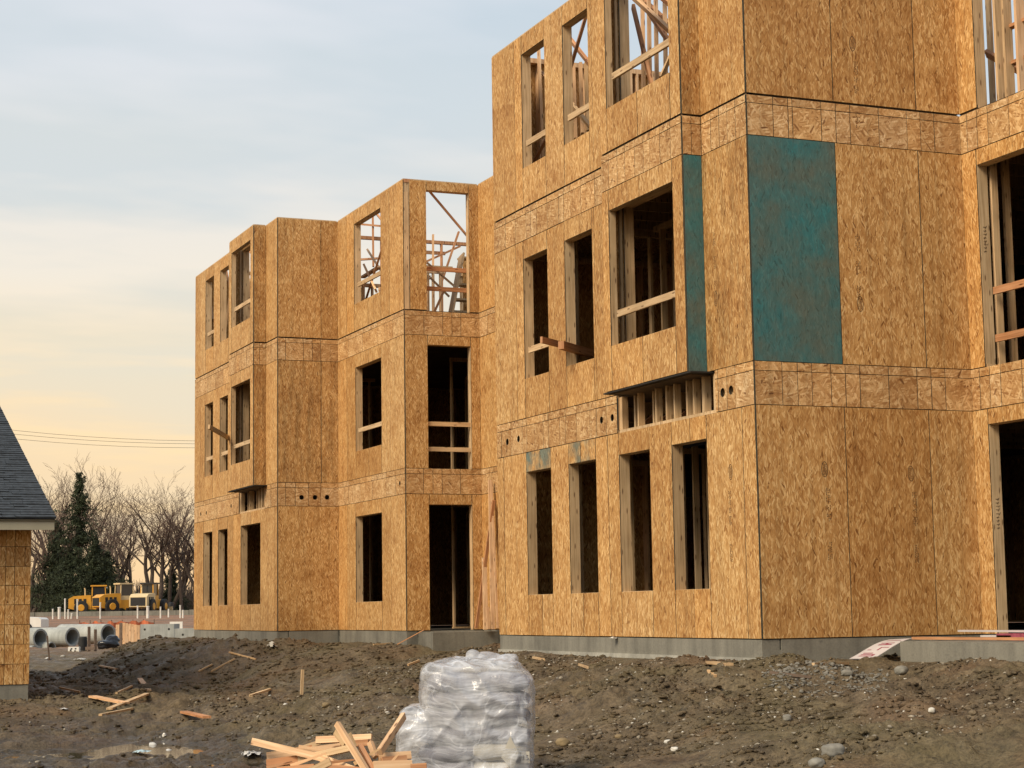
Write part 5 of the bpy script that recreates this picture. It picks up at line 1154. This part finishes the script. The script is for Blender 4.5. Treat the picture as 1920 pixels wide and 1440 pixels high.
# pebbles, clods and splinters: uncountable, one object each
ICO = []
_b = bmesh.new(); bmesh.ops.create_icosphere(_b, subdivisions=1, radius=1.0); IV = np.array([v.co[:] for v in _b.verts]); IF = np.array([[v.index for v in f.verts] for f in _b.faces]); _b.free()
def scatter(name, n, size, mat, label, pick, flat=0.65, sink=0.25, seed=1, cat='stones'):
    rd = np.random.default_rng(seed); xy = pick(rd, n); n = len(xy); z = ground(xy[:, 0], xy[:, 1])
    sz = size[0]+(size[1]-size[0])*rd.random(n)**3.5
    jit = 1+0.36*rd.normal(0, 1, (n, len(IV), 1)).clip(-1.6, 1.6); sc = np.stack([sz*(0.7+0.7*rd.random(n)), sz*(0.7+0.7*rd.random(n)), sz*flat*(0.6+0.7*rd.random(n))], 1)
    V = IV[None]*jit*sc[:, None]; an = rd.random(n)*6.283; c, s_ = np.cos(an)[:, None], np.sin(an)[:, None]
    V = np.stack([V[..., 0]*c-V[..., 1]*s_, V[..., 0]*s_+V[..., 1]*c, V[..., 2]], -1)+np.stack([xy[:, 0], xy[:, 1], z+sz*flat*(0.5-sink)], 1)[:, None]
    F = (IF[None]+(np.arange(n)*len(IV))[:, None, None]).reshape(-1, 3)
    o = link(name, np_mesh(name, V.reshape(-1, 3), F, mat)); tag(o, label, cat, kind='stuff')
def pick_area(x0, x1, y0, y1, dmin=0.03, clump=0.0, mud=1.0):
    def f(rd, n):
        xy = np.stack([rd.uniform(x0, x1, n*3), rd.uniform(y0, y1, n*3)], 1); d = bdist(xy[:, 0], xy[:, 1]); ok = d > dmin
        if clump: ok &= (NZ[2](xy[:, 0]*1.2, xy[:, 1]*1.2)+0.5+0.3*rd.random(len(xy))) > clump
        if mud < 1:
            zz = ground(xy[:, 0], xy[:, 1], False); ok &= (zz > -1.02) | (rd.random(len(xy)) < mud)
            ok &= ground(xy[:, 0], xy[:, 1]) > WATER_Z+0.015
        return xy[ok][:n]
    return f
def pick_px(u0, u1, v0, v1):
    def f(rd, n):
        c = np.array([hit(u, v)[:2] for u, v in ((u0,v0),(u1,v0),(u1,v1),(u0,v1))]); s_, t = rd.random((n, 1)), rd.random((n, 1))
        xy = (c[0]*(1-s_)+c[1]*s_)*(1-t)+(c[3]*(1-s_)+c[2]*s_)*t; return xy[bdist(xy[:, 0], xy[:, 1]) > 0.02]
    return f
M_CLOD = M_GROUND
M_PEB = mat_simple('pebble', (0.24,0.21,0.16), 0.85, 0.5, 25)
scatter('earth_clods', 34000, (0.006, 0.042), M_CLOD, 'brown earth clods all over the slope', pick_area(-9.5, 4.5, -6, 13, 0.03, 0.56, 0.25), 0.6, 0.35, 3, 'earth')
scatter('earth_clods_far', 9000, (0.015, 0.065), M_CLOD, 'brown earth clods towards the mound and garage', pick_area(-9, 2.5, 12, 30, 0.05, 0.5), 0.6, 0.3, 4, 'earth')
scatter('pebbles', 5000, (0.005, 0.026), M_PEB, 'grey and tan pebbles strewn over the slope', pick_area(-9, 4.5, -6, 9, 0.03, 0.42, 0.15), 0.6, 0.2, 5)
scatter('white_pebbles', 800, (0.005, 0.022), M_ROCKL, 'small white pebbles strewn over the slope', pick_area(-9, 4.5, -6, 9, 0.03, 0.35, 0.12), 0.6, 0.2, 6)
def pick_gravel(rd, n):
    xy = pick_px(1430, 1690, 1249, 1290)(rd, n); c = xy.mean(0); e = xy.std(0)*1.9; q = (((xy-c)/e)**2).sum(1)
    return xy[(q+0.9*NZ[4](xy[:, 0]*3, xy[:, 1]*3)+0.25*rd.normal(0, 1, len(xy))) < 0.75]
M_GRAV = mat_simple('crushed_stone', (0.165,0.155,0.130), 0.9, 0.5, 14)
scatter('crushed_gravel', 2600, (0.005, 0.030), M_GRAV, 'grey crushed gravel by the footing near the porch', pick_gravel, 0.7, 0.35, 7)
